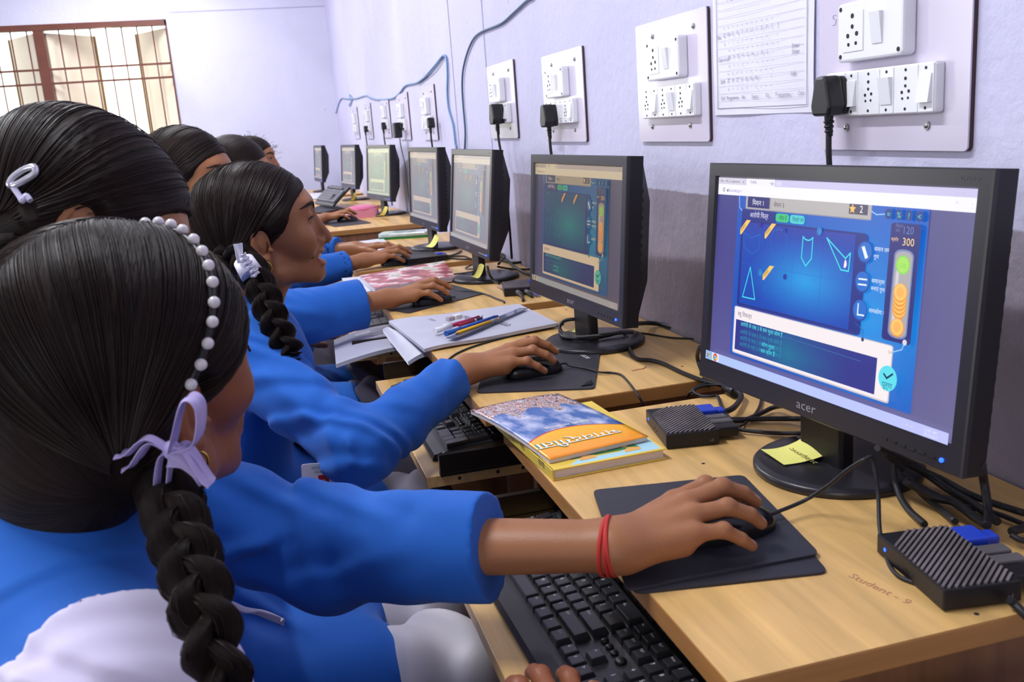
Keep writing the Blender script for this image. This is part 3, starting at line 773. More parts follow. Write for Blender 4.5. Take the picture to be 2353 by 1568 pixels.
    for a, b, c in ((-.004, .003, (226, 90, 60)), (.004, .003, (120, 190, 60)), (-.004, -.008, (60, 120, 220)), (.004, -.008, (244, 200, 60))): rect(.017+a-.0035, .024+b-.004, .017+a+.0035, .024+b+.005, c)
    rect(.038, .003, .075, .046, (238, 234, 250)); ell(.056, .024, .012, (222, 70, 60)); ell(.05, .018, .006, (80, 170, 90)); ell(.063, .018, .006, (240, 200, 60)); ell(.056, .024, .0055, (245, 245, 255)); ell(.056, .024, .004, (70, 130, 230))
    text(.86, .016, '-  =  <', .024, (250, 220, 230)); text(.93, .025, '11:57 AM', .018, (240, 240, 255)); text(.93, .008, '05-12-2017', .016, (240, 240, 255))
    me = mb.mesh('screen_picture', []); return me
ui0 = draw_ui(0); ui1 = draw_ui(1)

def monitor(x, y, rz, tilt, label, uim, smat, zb=.822, hfac=1.0, seed=0):
    t = thing('monitor', label, 'monitor', (x, y, DZ), -pi/2+rz)
    w, h = .443, .275*hfac; z0 = zb-DZ
    Mt = T((0, 0, z0), (-tilt, 0, 0))
    # frame ring
    sx0, sx1, sz0, sz1 = -SWD/2, SWD/2, .0285, .0285+SHT*hfac
    mb = MB()
    def ring(o, i, yo, yi):
        vo = [mb.bm.verts.new(Mt @ Vector((p[0], yo, p[1]))) for p in o]; vi = [mb.bm.verts.new(Mt @ Vector((p[0], yi, p[1]))) for p in i]
        fs = [mb.bm.faces.new((vo[k], vo[(k+1) % 4], vi[(k+1) % 4], vi[k])) for k in range(4)]; mb._mark(fs)
    O = [(-w/2, 0), (w/2, 0), (w/2, h), (-w/2, h)]; O2 = [(-w/2+.0015, .0015), (w/2-.0015, .0015), (w/2-.0015, h-.0015), (-w/2+.0015, h-.0015)]
    I = [(sx0, sz0), (sx1, sz0), (sx1, sz1), (sx0, sz1)]; I1 = [(sx0-.002, sz0-.002), (sx1+.002, sz0-.002), (sx1+.002, sz1+.002), (sx0-.002, sz1+.002)]
    ring(O, O, .0072, .0015); ring(O, O2, .0015, 0); ring(O2, I1, 0, 0); ring(I1, I, 0, .0045)
    mb.fixn = False
    bez = mb.build('bezel', m_bez, t)
    mb = MB()
    mb.prism([(-w/2, 0), (w/2, 0), (w/2, h), (-w/2, h)], -.030, -.0070, Mt @ Matrix(((1, 0, 0, 0), (0, 0, -1, 0), (0, 1, 0, 0), (0, 0, 0, 1))), bev=.0)
    mb.build('casing', m_case, t)
    # swollen back with vents
    mb = MB(); A = [(-w/2+.004, .012), (w/2-.004, .012), (w/2-.004, h-.006), (-w/2+.004, h-.006)]; B = [(-w/2+.03, .075), (w/2-.03, .075), (w/2-.03, h-.075), (-w/2+.03, h-.075)]
    vo = [mb.bm.verts.new(Mt @ Vector((p[0], .030, p[1]))) for p in A]; vi = [mb.bm.verts.new(Mt @ Vector((p[0], .060, p[1]))) for p in B]
    mb._mark([mb.bm.faces.new((vo[k], vo[(k+1) % 4], vi[(k+1) % 4], vi[k])) for k in range(4)]+[mb.bm.faces.new(vi), mb.bm.faces.new(vo[::-1])])
    bk = mb.build('back_cover', m_case, t)
    mb = MB()
    for k in range(14): mb.box((w/2-.028, .030, .03+k*.015), (w/2-.003, .034, .037+k*.015), Mt)
    mb.build('vent_slats', m_case, bk)
    # screen
    SM = Mt @ Matrix(((1, 0, 0, sx0), (0, 0, -1, .0045), (0, hfac, 0, sz0), (0, 0, 0, 1)))
    me = uim.copy(); me.materials.append(smat)
    sc = link(bpy.data.objects.new('screen', me), t); me.transform(SM)
    # print, buttons, light
    FM = Mt @ Matrix(((1, 0, 0, 0), (0, 0, -1, -.0004), (0, 1, 0, 0), (0, 0, 0, 1)))
    mb = MB(); add_text(mb, 'acer', FM @ T((-.0, .0085, 0)), .0155, 'C', 1.25); mb.build('logo', m_logo, bez)
    mb = MB(); add_text(mb, 'V196HQL', FM @ T((w/2-.012, h-.011, 0)), .005, 'R', 1.2); mb.build('model_print', mat('dim_print', (82, 80, 88), .4), bez)
    for k in range(6): MB().box((.118+k*.0125, -.0012, .010), (.127+k*.0125, .001, .0122), Mt).build('button', m_logo if seed > 1 else m_bez, bez)
    MB().sph(Mt @ Vector((.198, -.0008, .0115)), .0024, n=12).build('power_light', m_led, bez)
    # stand
    mb = MB(); mb.box((-.036, .020, .008), (.036, .040, z0+.10), bev=.004).box((-.045, .026, z0+.03), (.045, .046, z0+.12), bev=.004); mb.build('stand_neck', m_case, t)
    mb = MB(); mb.lathe([(0, .0155), (.05, .0150), (.085, .0125), (.0935, .0105), (.0965, .008), (.0965, .002), (.095, 0), (0, 0)], 64, T((0, .046, 0))); mb.build('stand_base', m_base, t)
    return t
S0 = screen_mat('bright_lcd', 1.22)
S1 = screen_mat('dim_lcd', .60, (1.08, .86, .46), (.02, .018, .016))
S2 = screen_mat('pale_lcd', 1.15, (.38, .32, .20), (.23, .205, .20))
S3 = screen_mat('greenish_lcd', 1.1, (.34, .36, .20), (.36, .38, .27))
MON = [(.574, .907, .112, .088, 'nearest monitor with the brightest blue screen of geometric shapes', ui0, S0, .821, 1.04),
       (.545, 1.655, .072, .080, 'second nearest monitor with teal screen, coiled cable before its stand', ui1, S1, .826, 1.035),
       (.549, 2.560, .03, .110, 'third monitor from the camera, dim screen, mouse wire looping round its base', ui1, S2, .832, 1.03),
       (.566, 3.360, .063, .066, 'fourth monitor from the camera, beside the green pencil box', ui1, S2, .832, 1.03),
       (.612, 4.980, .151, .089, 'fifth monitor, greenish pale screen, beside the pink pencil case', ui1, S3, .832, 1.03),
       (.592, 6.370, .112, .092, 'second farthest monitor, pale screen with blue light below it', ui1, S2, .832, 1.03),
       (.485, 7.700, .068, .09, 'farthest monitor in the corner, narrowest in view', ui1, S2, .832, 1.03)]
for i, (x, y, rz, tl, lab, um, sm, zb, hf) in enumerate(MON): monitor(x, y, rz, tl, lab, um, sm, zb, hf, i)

# sticky notes on the stands
def sticky(pts, label, text=None, z=None):
    """pts: four world points, lower edge first, upper edge leaning on the neck"""
    a, b, c, d = [Vector(p) for p in pts]
    def fn(u, v):
        lo = a.lerp(b, u); hi = d.lerp(c, u); p = lo.lerp(hi, v); lift = lo.z*(1-v**2.2)+hi.z*v**2.2
        return Vector((p.x, p.y, lift + .0035*sin(u*pi)*v))
    t = MB().grid(fn, 8, 12, .0004).build('sticky_note', m_note)
    tag(t, label, 'note')
    if text:
        mb = MB(); p0 = fn(.30, .42); px = (fn(.9, .42)-p0).normalized(); pz = Vector((0, 0, 1)); py = pz.cross(px).normalized()
        R = Matrix((px, py, pz)).transposed().to_4x4(); R.translation = p0+Vector((0, 0, .0026))
        add_text(mb, text, R, .0125, 'L', 1.3); mb.build('handwriting', mat('pencil_grey', (150, 146, 84), .7), t)
    return t
def c3(x, y): return (1600+x/3.125, 700+y/3.125)
sticky([onz(*c3(463, 1040), .7655), onz(*c3(630, 1152), .7655), onz(*c3(1005, 1045), .778), onz(*c3(822, 915), .790)], 'yellow sticky note on the stand of the nearest monitor', 'Student')
def c7(x, y): return (1240+x/5.115, 700+y/5.115)
sticky([onz(*c7(335, 310), .767), onz(*c7(520, 345), .767), onz(*c7(632, 130), .80), onz(*c7(492, 85), .81)], 'yellow sticky note behind the coiled cable on the second monitor stand')
def cq(x, y): return (900+x/6.723, 500+y/6.723)
sticky([onz(*cq(1200, 895), .767), onz(*cq(1300, 935), .767), onz(*cq(1430, 740), .81), onz(*cq(1345, 730), .81)], 'yellow sticky note on the third monitor stand')
sticky([onz(*cq(505, 445), .767), onz(*cq(600, 462), .767), onz(*cq(735, 290), .81), onz(*cq(665, 265), .81)], 'yellow sticky note on the fourth monitor stand')
def ct(x, y): return (700+x/7.84, 400+y/7.84)
sticky([onz(*ct(1290, 750), .767), onz(*ct(1390, 745), .767), onz(*ct(1500, 600), .82), onz(*ct(1440, 590), .82)], 'curled yellow sticky note on the fifth monitor stand by the pink case')
sticky([onz(*ct(790, 480), .767), onz(*ct(870, 470), .767), onz(*ct(935, 350), .82), onz(*ct(885, 345), .82)], 'curled yellow sticky note on the second farthest monitor stand')

# ------------------------------------------------------------ thin clients (small ribbed boxes)
m_rib_ = mat('dusty_grey_ribs', (112, 104, 106), .45, var=.35, vscale=30)
m_blue = mat('blue_connector', (34, 66, 190), .35)
m_grey = mat('grey_connector', (92, 88, 92), .4)
def thin_client(p, rz, label, L_=.114, W_=.070, H_=.0208, ribs=True, plugs=True):
    t = thing('mini_computer', label, 'computer', (p[0], p[1], DZ), rz)
    MB().box((0, 0, .0015), (W_, L_, H_), bev=.0015).build('case', m_case, t)
    if ribs:
        mb = MB()
        import itertools
        # ribs at 45 degrees clipped to a hexagon
        hexp = [(.002, .002), (W_-.002, .002), (W_-.002, L_-.030), (W_-.030, L_-.002), (.022, L_-.002), (.002, L_-.024)]
        hexp = [(.002, .004), (.006, .002), (W_-.002, .002), (W_-.002, L_-.002), (.024, L_-.002), (.002, L_-.026)]
        dx, dy = .7071, .7071
        for k in range(-30, 31):
            c = (k+.5)*.0046      # offset perpendicular
            ox, oy = -dy*c, dx*c
            ts = []
            n = len(hexp)
            for i in range(n):
                (x1, y1), (x2, y2) = hexp[i], hexp[(i+1) % n]
                a = (x1-ox)*(-dy)+(y1-oy)*dx; b = (x2-ox)*(-dy)+(y2-oy)*dx
                if (a < 0) != (b < 0):
                    s_ = a/(a-b); xx = x1+(x2-x1)*s_; yy = y1+(y2-y1)*s_; ts.append((xx-ox)*dx+(yy-oy)*dy)
            if len(ts) >= 2 and max(ts)-min(ts) > .006:
                a, b = min(ts), max(ts); Mk = T((ox, oy, 0), (0, 0, pi/4))
                mb.box((a, -.0012, H_-.0005), (b, .0012, H_+.0016), Mk)
        mb.build('ribbed_top', m_rib_, t)
    mb = MB(); mb.cyl((-.0006, L_-.016, H_*.55), (.001, L_-.016, H_*.55), .0018, n=12); mb.build('status_light', m_led, t)
    mb = MB()
    for yy in (L_*.55, L_*.44): mb.cyl((-.0004, yy, H_*.45), (.001, yy, H_*.45), .0016, n=10)
    mb.build('audio_jack', m_hole, t)
    if plugs:
        MB().box((W_-.002, L_-.036, .005), (W_+.022, L_-.006, .022), bev=.002).box((W_+.018, L_-.030, .007), (W_+.036, L_-.012, .019), bev=.003).build('video_connector', m_blue, t)
        MB().box((W_-.002, L_-.056, .006), (W_+.03, L_-.040, .018), bev=.002).build('network_connector', m_grey, t)
        MB().box((W_-.002, L_-.075, .006), (W_+.032, L_-.060, .018), bev=.002).build('usb_connector', m_grey, t)
        MB().box((W_-.002, .012, .005), (W_+.03, .034, .018), bev=.002).build('power_connector', m_case, t)
    mb = MB(); add_text(mb, 'ı.ıl', Matrix(((1, 0, 0, W_*.82), (0, 0, -1, -.0003), (0, 1, 0, .006), (0, 0, 0, 1))), .006, 'L'); mb.build('printed_mark', m_logo, t)
    return t
TC1 = thin_client((.467, 1.057), RAD(-10), 'ribbed black mini computer with blue plug, between the book pile and nearest monitor')
TC2 = thin_client((.508, .597), RAD(-9), 'ribbed black mini computer with lit blue dot, nearest at the right edge')
p3 = onz(1159, 683, DZ); TC3 = thin_client((p3[0], p3[1]), RAD(-12), 'black mini computer beside the third monitor base, partly behind the second monitor')
p4 = onz(939, 611, DZ); TC4 = thin_client((p4[0], p4[1]), RAD(4), 'black mini computer beyond the red spiral notebook', ribs=False, L_=.09, W_=.11)

# ------------------------------------------------------------ keyboards
m_kb = mat('black_keyboard_shell', (34, 33, 37), .35)
m_key = mat('black_keycap', (40, 39, 43), .3)
m_leg = mat('pale_key_print', (190, 190, 196), .5)
KU = .019
def key_layout():
    K = []
    y5 = .112
    def row(y, items, x=0, h=1.0):
        for it in items:
            if isinstance(it, (int, float)): x += it; continue
            n, w = it if isinstance(it, tuple) else (it, 1)
            K.append((x, y, w, h, n)); x += w
    ys = [0, 1, 2, 3, 4]
    row(4, ['`', '1', '2', '3', '4', '5', '6', '7', '8', '9', '0', '-', '=', ('<-', 2)])
    row(3, [('Tab', 1.5), 'Q', 'W', 'E', 'R', 'T', 'Y', 'U', 'I', 'O', 'P', '[', ']', ('\\', 1.5)])
    row(2, [('Caps', 1.75), 'A', 'S', 'D', 'F', 'G', 'H', 'J', 'K', 'L', ';', "'", ('Enter', 2.25)])
    row(1, [('Shift', 2.25), 'Z', 'X', 'C', 'V', 'B', 'N', 'M', '<', '>', '?', ('Shift', 2.75)])
    row(0, [('Ctrl', 1.25), ('#', 1.25), ('Alt', 1.25), (' ', 6.25), ('Alt', 1.25), ('#', 1.25), ('=', 1.25), ('Ctrl', 1.25)])
    row(5.35, ['Esc', 1, 'F1', 'F2', 'F3', 'F4', .5, 'F5', 'F6', 'F7', 'F8', .5, 'F9', 'F10', 'F11', 'F12'], 0, .85)
    nx = 15.3
    row(5.35, ['PrS', 'ScL', 'Pau'], nx, .85)
    row(4, ['Ins', 'Hom', 'PgU'], nx); row(3, ['Del', 'End', 'PgD'], nx)
    row(1, ['^'], nx+1); row(0, ['<', 'v', '>'], nx)
    px = 18.6
    row(4, ['Num', '/', '*', '-'], px); row(3, ['7', '8', '9'], px); row(2, ['4', '5', '6'], px); row(1, ['1', '2', '3'], px); row(0, [('0', 2), '.'], px)
    K.append((px+3, 2, 1, 2, '+')); K.append((px+3, 0, 1, 2, 'Ent'))
    return K
_km = {}
def key_mesh(w, h, n):
    k = (w, h, n)
    if k in _km: return _km[k]
    mb = MB(); W_, H_ = w*KU-.0012, h*KU-.0012
    b = [(.0, .0), (W_, 0), (W_, H_), (0, H_)]; i = .0022; tt = [(i, i*.6), (W_-i, i*.6), (W_-i, H_-i*1.3), (i, H_-i*1.3)]
    z = .0085
    vb = [mb.bm.verts.new((*p, 0)) for p in b]; vt = [mb.bm.verts.new((*p, z)) for p in tt]
    fs = [mb.bm.faces.new(vt)]+[mb.bm.faces.new((vb[q], vb[(q+1) % 4], vt[(q+1) % 4], vt[q])) for q in range(4)]
    bmesh.ops.bevel(mb.bm, geom=[e for e in mb.bm.edges], offset=.0006, segments=1, affect='EDGES')
    mb._mark(mb.bm.faces[:]); mb.mi = 1
    if n.strip(): add_text(mb, n, T((i+.0016, H_*.42 if len(n) < 3 else H_*.5, z+.0001)), .0062 if len(n) < 3 else .0038, 'L')
    me = mb.mesh('key', [m_key, m_leg]); _km[k] = me; return me
KEYS = key_layout()
def keyboard(x, y, rz, label, z=TZ, individual=True, tilt=.055, rx=None):
    """x, y: corner at the user's left; local X runs to the right of the keyboard"""
    t = thing('keyboard', label, 'keyboard', (x, y, z), -pi/2+rz)
    if rx: t.rotation_euler = rx
    Lk, Wk = .452, .158
    R = T((0, 0, .006), (tilt, 0, 0))
    mb = MB()
    prof = [(0, .004), (.004, .010), (.02, .0125), (.150, .0125), (.158, .008), (.158, 0), (0, 0)]
    vs0 = [mb.bm.verts.new(R @ Vector((0, p[0], p[1]-.006))) for p in prof]; vs1 = [mb.bm.verts.new(R @ Vector((Lk, p[0], p[1]-.006))) for p in prof]
    n = len(prof); fs = [mb.bm.faces.new((vs0[k], vs0[(k+1) % n], vs1[(k+1) % n], vs1[k])) for k in range(n)]+[mb.bm.faces.new(vs0[::-1]), mb.bm.faces.new(vs1)]
    bmesh.ops.bevel(mb.bm, geom=[e for e in mb.bm.edges if len({round(v.co.x, 3) for v in e.verts}) == 1], offset=.003, segments=2, affect='EDGES')
    mb._mark(mb.bm.faces[:]); mb.build('shell', m_kb, t)
    off = Vector((.011, .027, .0055))
    if individual:
        for i, (kx, ky, w, h, n_) in enumerate(KEYS):
            if i >= 99: break
            o = link(bpy.data.objects.new('key', key_mesh(w, h, n_)), t); o.matrix_local = R @ Matrix.Translation(off+Vector((kx*KU, ky*KU, 0)))
        rest = KEYS[99:]
    else: rest = KEYS
    if rest:
        mb = MB(); mb.fixn = False
        for (kx, ky, w, h, n_) in rest: mb.bm.from_mesh(key_mesh(w, h, n_)) if False else mb.box((kx*KU+off.x, ky*KU+off.y, off.z), (kx*KU+off.x+w*KU-.0018, ky*KU+off.y+h*KU-.0018, off.z+.0085), R)
        o = mb.build('key_field', m_key if individual else mat('grey_keycap', (96, 94, 100), .35), t); o['kind'] = 'stuff'
    mb = MB()
    if individual:
        for k in range(3): mb.sph(R @ Vector((.011+17.3*KU+k*.0002, .03+2.35*KU+k*.0001, .0075)), .0001, n=6)
        for k, dx in enumerate((0, .0115, .023)): mb.sph(R @ Vector((.011+15.5*KU+dx, .027+2.42*KU, .0078)), .0042, (1, 1, .6), n=14)
        mb.sph(R @ Vector((.011+15.5*KU+.038, .027+2.42*KU, .0078)), .0058, (1, 1, .6), n=16)
        mb.build('media_button', m_case, t)
    return t
K1 = keyboard(.186, 1.068, RAD(1.5), 'nearest black keyboard on the pulled out tray of the nearest desk')
K2 = keyboard(.208, 1.826, RAD(.5), 'black keyboard under the blue sleeve, on the second desk tray')
K3 = keyboard(.215, 2.84, RAD(-1), 'grey keyed keyboard half under papers on the third desk tray', TZ, False)
K4 = keyboard(.35, 6.12, RAD(20), 'keyboard lying on top of the second farthest desk', DZ+.012, False, rx=(RAD(38), RAD(0), RAD(-80)))

# ------------------------------------------------------------ mouse pads and mice
m_pad = mat('black_cloth_pad', (48, 47, 56), .55, var=.15, vscale=20, bump=.1, bscale=900)
def pad(pix, label, z=DZ, th=.0028, logo=None, curl=False, world=None):
    P = [Vector(onz(x, y, z+th)) for x, y in pix] if world is None else [Vector((*w, 0)) for w in world]
    n = len(P); out = []
    for i in range(n):           # round the corners
        a, b, c = P[i-1], P[i], P[(i+1) % n]; r = .010
        d0 = (a-b).normalized()*r; d1 = (c-b).normalized()*r
        for k in range(5):
            s_ = k/4; out.append(((b+d0)*(1-s_)**2+b*2*s_*(1-s_)+(b+d1)*s_*s_).xy[:])
    ar = sum(out[i][0]*out[(i+1) % len(out)][1]-out[(i+1) % len(out)][0]*out[i][1] for i in range(len(out)))
    if ar < 0: out = out[::-1]
    t = thing('mouse_pad', label, 'mouse pad', (P[0].x, P[0].y, z))
    q = [(x-P[0].x, y-P[0].y) for x, y in out]
    MB().prism(q, .0001, th).build('pad', m_pad, t)
    if logo:
        (lx, ly), ang, txt, sz = logo; p = onz(lx, ly, z+th)
        mb = MB(); add_text(mb, txt, T((p[0]-P[0].x, p[1]-P[0].y, th+.0002), (0, 0, ang)), sz, 'C', 1.1); mb.build('printed_logo', m_white, t)
    if curl:
        (lx, ly) = curl; p = onz(lx, ly, z+th)
        MB().grid(lambda u, v: (p[0]-P[0].x+(u-.5)*.018+(v-.5)*.006, p[1]-P[0].y+(v-.5)*.014, th+.001+.006*(1-(2*v-1)**2)*u), 6, 6, .0014).build('curled_corner', m_case, t)
    return t
pad([(1368, 1134), (1716, 1098), (1904, 1314), (1458, 1362)], 'lower of two stacked black mouse pads on the nearest desk')
pad([(1362, 1126), (1708, 1091), (1884, 1272), (1440, 1356)], 'upper of two stacked black mouse pads, under the nearest hand', DZ+.0029, .0028, ((1693, 1118), RAD(95), 'acer', .014))
pad([(1096, 902), (1118, 818), (1380, 800), (1366, 892)], 'black mouse pad under the second nearest hand with white printed mark', DZ, .0028, ((1349, 819), RAD(92), 'acer', .017), (1348, 884))
pad([(846, 702), (938, 719), (1112, 674), (1010, 646)], 'black mouse pad in front of the third monitor')
pad([(848, 592), (938, 612), (1042, 588), (935, 566)], 'black mouse pad under the pair of hands beyond the red notebook')
pad([(736, 512), (770, 521), (854, 512), (800, 497)], 'dark mouse pad beside the pink pencil case')
pad([(700, 484), (735, 489), (790, 478), (750, 468)], 'flat dark pad under the lone keyboard on a far desk')

m_mouse = mat('black_mouse_shell', (22, 21, 24), .22)
def mouse(p, ang, label, z, cord=None, cr=.0019):
    """p: centre, ang: direction its nose points"""
    t = thing('computer_mouse', label, 'mouse', (p[0], p[1], z), ang)
    mb = MB(); NU, NV = 28, 20
    def fn(u, v):
        a = (u-.5)*pi; b = v*pi
        x = sin(a)*.052; w = .0285*(abs(cos(a))**.55)*(1+.05*sin(a))
        hgt = (.033-.009*(sin(a)*.5+.5))*(abs(cos(a))**.6)
        return (x, cos(b)*w*(1-.12*sin(b)**2*0), max(0, sin(b))**.75*hgt+.001)
    mb.grid(fn, NU, NV, 0); bd = mb.build('shell', m_mouse, t)
    MB().prism([(.05*cos(k*pi/12)*1.0, .0275*sin(k*pi/12)) for k in range(24)], .0004, .003).build('sole', m_case, t)
    MB().cyl((.026, -.003, .025), (.026, .003, .025), .007, n=16).build('scroll_wheel', m_grey, t)
    MB().box((.0, -.0003, .0275), (.0505, .0003, .0285)) if False else None
    if cord:
        inv = T((p[0], p[1], z), (0, 0, ang)).inverted()
        mb = MB(); mb.tube([(.050, 0, .008), (.062, 0, .008)]+[tuple(inv @ Vector(c)) for c in cord], cr, n=8, sub=8); mb.build('cord', m_blk2, t)
    return t
q = lambda x, y, z=.0022: tuple(onz(x, y, DZ+z))
MP1, MA1 = (.414, .799), RAD(5)
def hz(x, y, z): return tuple(onz(x, y, z))
mouse(MP1, MA1, 'black mouse under the nearest hand with red thread on the wrist', DZ+.0058,
      [hz(1850, 1150, .768), hz(1905, 1115, .79), hz(1945, 1082, .812), hz(1985, 1057, .828), hz(2003, 1052, .826), hz(2009, 1075, .815), hz(2018, 1140, .79), hz(2022, 1220, .765), q(2040, 1290), q(2062, 1322), q(2092, 1337), q(2120, 1345)], .0021)
MP2, MA2 = (.418, 1.500), RAD(4)
mouse(MP2, MA2, 'black mouse under the second nearest hand', DZ+.003,
      [hz(1310, 841, .757), hz(1350, 848, .756), hz(1380, 856, .755), q(1405, 857), q(1427, 862), q(1445, 880), hz(1462, 903, .758), hz(1474, 922, .748), hz(1480, 935, .735), hz(1484, 945, .70)], .0019)
MP3, MA3 = (.385, 2.27), RAD(6)
mouse(MP3, MA3, 'black mouse under the hand in front of the third monitor', DZ+.003,
      [q(1034, 678), q(1020, 672), q(1000, 664, .02)], .0018)
MP4 = (.41, 3.03)
mouse(MP4, RAD(9), 'black mouse under the pair of hands beyond the red notebook', DZ+.003)
MP5 = onz(798, 505, DZ+.01)
mouse((MP5[0], MP5[1]), RAD(-5), 'black mouse under the far hand by the pink pencil case', DZ+.003)

# ------------------------------------------------------------ loose cables
def cable(pts, r, label, m=None, sub=7, ends=None):
    o = MB().tube(pts, r, n=8, sub=sub).build('cable', m or m_blk2); tag(o, label, 'cable'); return o
R0 = .0038
def k4(x, y, z=R0): return tuple(onz(1440+x/5.228, 760+y/5.228, DZ+z))
def k3(x, y, z=R0): return tuple(onz(1600+x/3.125, 700+y/3.125, DZ+z))
def k7(x, y, z=R0): return tuple(onz(1240+x/5.115, 700+y/5.115, DZ+z))
# thick video cable coiled in front of the second monitor and running to the nearest mini computer
cable([k7(1100, 330, .03), k7(960, 330, .03), k7(700, 365, .03), k7(450, 385, .022), k7(290, 350, .02), k7(235, 270, .03), k7(290, 195, .04), k7(420, 175, .042), k7(560, 215, .035), k7(650, 270, .03), k7(560, 380, .022), k7(380, 390, .02), k7(265, 350, .018), k7(240, 320, .016), k7(300, 385, .0195), k7(600, 400, .0195), k7(820, 360, .0205), k7(960, 325, .022), k7(1020, 380, .014), k7(1045, 480, .006), k7(1090, 590), k7(1160, 645), k7(1300, 655), k7(1450, 695), k7(1650, 790), k7(1830, 865), k7(1960, 910, .004), k7(2080, 935, .004), k7(2200, 965, .006)],
      .0036, 'thick grey cable coiled before the second monitor, running to the nearest mini computer')
cable([k4(1190, 690, .010), k4(1240, 715, .012), k4(1330, 735, .012), k4(1375, 780, .010), k4(1350, 850, .010), k4(1280, 930, .012), k4(1180, 975, .012), k4(1120, 965, .013)], .0042, 'short thick cable bending into the blue plug of the nearest ribbed box on the left')
o = MB().cyl(k4(1195, 690, .008), k4(1310, 750, .010), .0085, n=16).build('ferrite_bead', m_blk); tag(o, 'fat cylindrical bead on the video cable behind the first ribbed box', 'ferrite bead')
cable([k4(720, 805, -.02), k4(760, 750, .002), k4(850, 690, .006), k4(1000, 655, .007), k4(1180, 655, .008), k4(1380, 670, .008), k4(1520, 710, .006), k4(1610, 770), k4(1610, 870), k4(1560, 980), k4(1450, 1090), k4(1340, 1160, .006), k4(1230, 1180, .010)], .0021, 'thin black wire looping behind the first ribbed box')
cable([k4(940, 640, .006), k4(830, 690, .006), k4(800, 730, .006), k4(880, 780, .004), k4(1000, 790), k4(1085, 785), k4(1110, 830), k4(1140, 920, .010), k4(1200, 1010, .012), k4(1240, 1060, .012)], .0024, 'grey wire with a sharp bend behind the blue plug')
cable([k4(880, 200, .05), k4(850, 300, .03), k4(870, 400, .015), k4(920, 520, .006), k4(970, 640, -.004), k4(1010, 730, -.05)], .0036, 'black cord dropping into the gap between the two nearest desks')
cable([k4(1240, 1090, .010), k4(1400, 1080, .006), k4(1600, 1000, .006), k4(1760, 925, .008), k4(1882, 905, .02), k4(2050, 900, .05), k4(2200, 880, .07)], .0034, 'black cord rising from the first ribbed box to the nearest monitor')
cable([k4(1230, 1070, .010), k4(1380, 1068, .006), k4(1700, 1060, .006), k4(2000, 1060, .008), k4(2250, 1062, .02)], .0036, 'straight thick black cord running from the first ribbed box behind the monitor stand')
cable([k4(1320, 1170, .008), k4(1420, 1200, .006), k4(1650, 1225, .005), k4(1882, 1235, .005), k4(2060, 1235, .018), k4(2200, 1232, .022)], .0028, 'black cord passing behind the sticky note of the nearest monitor')
# behind the second monitor, along the wall
cable([k7(1100, 230, .03), k7(1250, 220, .012), k7(1400, 230, .006), k7(1600, 280, .005), k7(1750, 330), k7(1880, 400), k7(1990, 500)], .0045, 'thick black cord along the wall between the two nearest monitors')
cable([k7(1090, 325, .002), k7(1300, 350, .002), k7(1550, 390, .002), k7(1800, 405, .002), k7(1950, 440, .002)], .0018, 'thin wire crossing the second desktop toward the wall')
# keyboard wire of the second desk
def k6(x, y, z=.0022): return tuple(onz(860+x/3.266, 640+y/3.266, DZ+z))
cable([k6(535, 760, -.03), k6(515, 690, .0), k6(530, 640), k6(600, 575), k6(720, 520), k6(880, 470), k6(1040, 430), k6(1200, 395), k6(1340, 365, .004), k6(1420, 345, .012)], .0019, 'thin black wire curving from under the second desk past the notebook')
# bundle behind the nearest monitor
B_ = [([(1300, 1030, .07), (1400, 1080, .05), (1415, 1200, .03), (1450, 1350, .012), (1520, 1470, .006), (1640, 1580, .01)], .0036, 'first cord of the bundle below the nearest monitor, dropping to the ribbed box'),
      ([(1330, 1050, .06), (1480, 1180, .03), (1600, 1340, .010), (1740, 1460, .006), (1860, 1560, .012)], .0036, 'second cord of the bundle below the nearest monitor'),
      ([(1360, 1040, .06), (1600, 1180, .02), (1800, 1320, .008), (2000, 1440, .008), (2160, 1560, .012)], .0045, 'thick cord of the bundle running toward the right edge'),
      ([(1340, 1060, .06), (1520, 1150, .03), (1750, 1250, .012), (2000, 1380, .010), (2353, 1500, .010)], .0036, 'cord of the bundle leaving by the right edge of the picture'),
      ([(1500, 1260, .03), (1700, 1380, .012), (1850, 1420, .010), (2000, 1530, .010), (2080, 1580, .010)], .0048, 'thick twisted cord in the middle of the bundle'),
      ([(1480, 1200, .03), (1650, 1330, .012), (1900, 1440, .006), (2150, 1500, .006), (2400, 1600, .006)], .0028, 'thin lower cord of the bundle beside the right edge'),
      ([(2050, 1150, .08), (2062, 1250, .05), (2085, 1400, .03), (2095, 1500, .02), (2085, 1590, .018)], .0042, 'grey cord hanging straight down at the right corner of the nearest monitor')]
for pts, r, lab in B_: cable([k3(*p) for p in pts], r, lab)
def kz(x, y, z=R0): return tuple(onz(1900+x/3.7506, 1150+y/3.7506, DZ+z))
cable([kz(1570, 860, .010), kz(1620, 900, .006), kz(1700, 980, .003), kz(1800, 1080, .003)], .0038, 'grey cord leaving the rightmost ribbed box over the front of the nearest desk')
cable([kz(1590, 270, .014), kz(1700, 240, .012), kz(1850, 215, .012)], .0042, 'thick cord plugged into the rightmost blue connector')
cable([kz(1590, 300, .012), kz(1680, 345, .010), kz(1850, 360, .008)], .0030, 'thin cord under the rightmost blue connector')
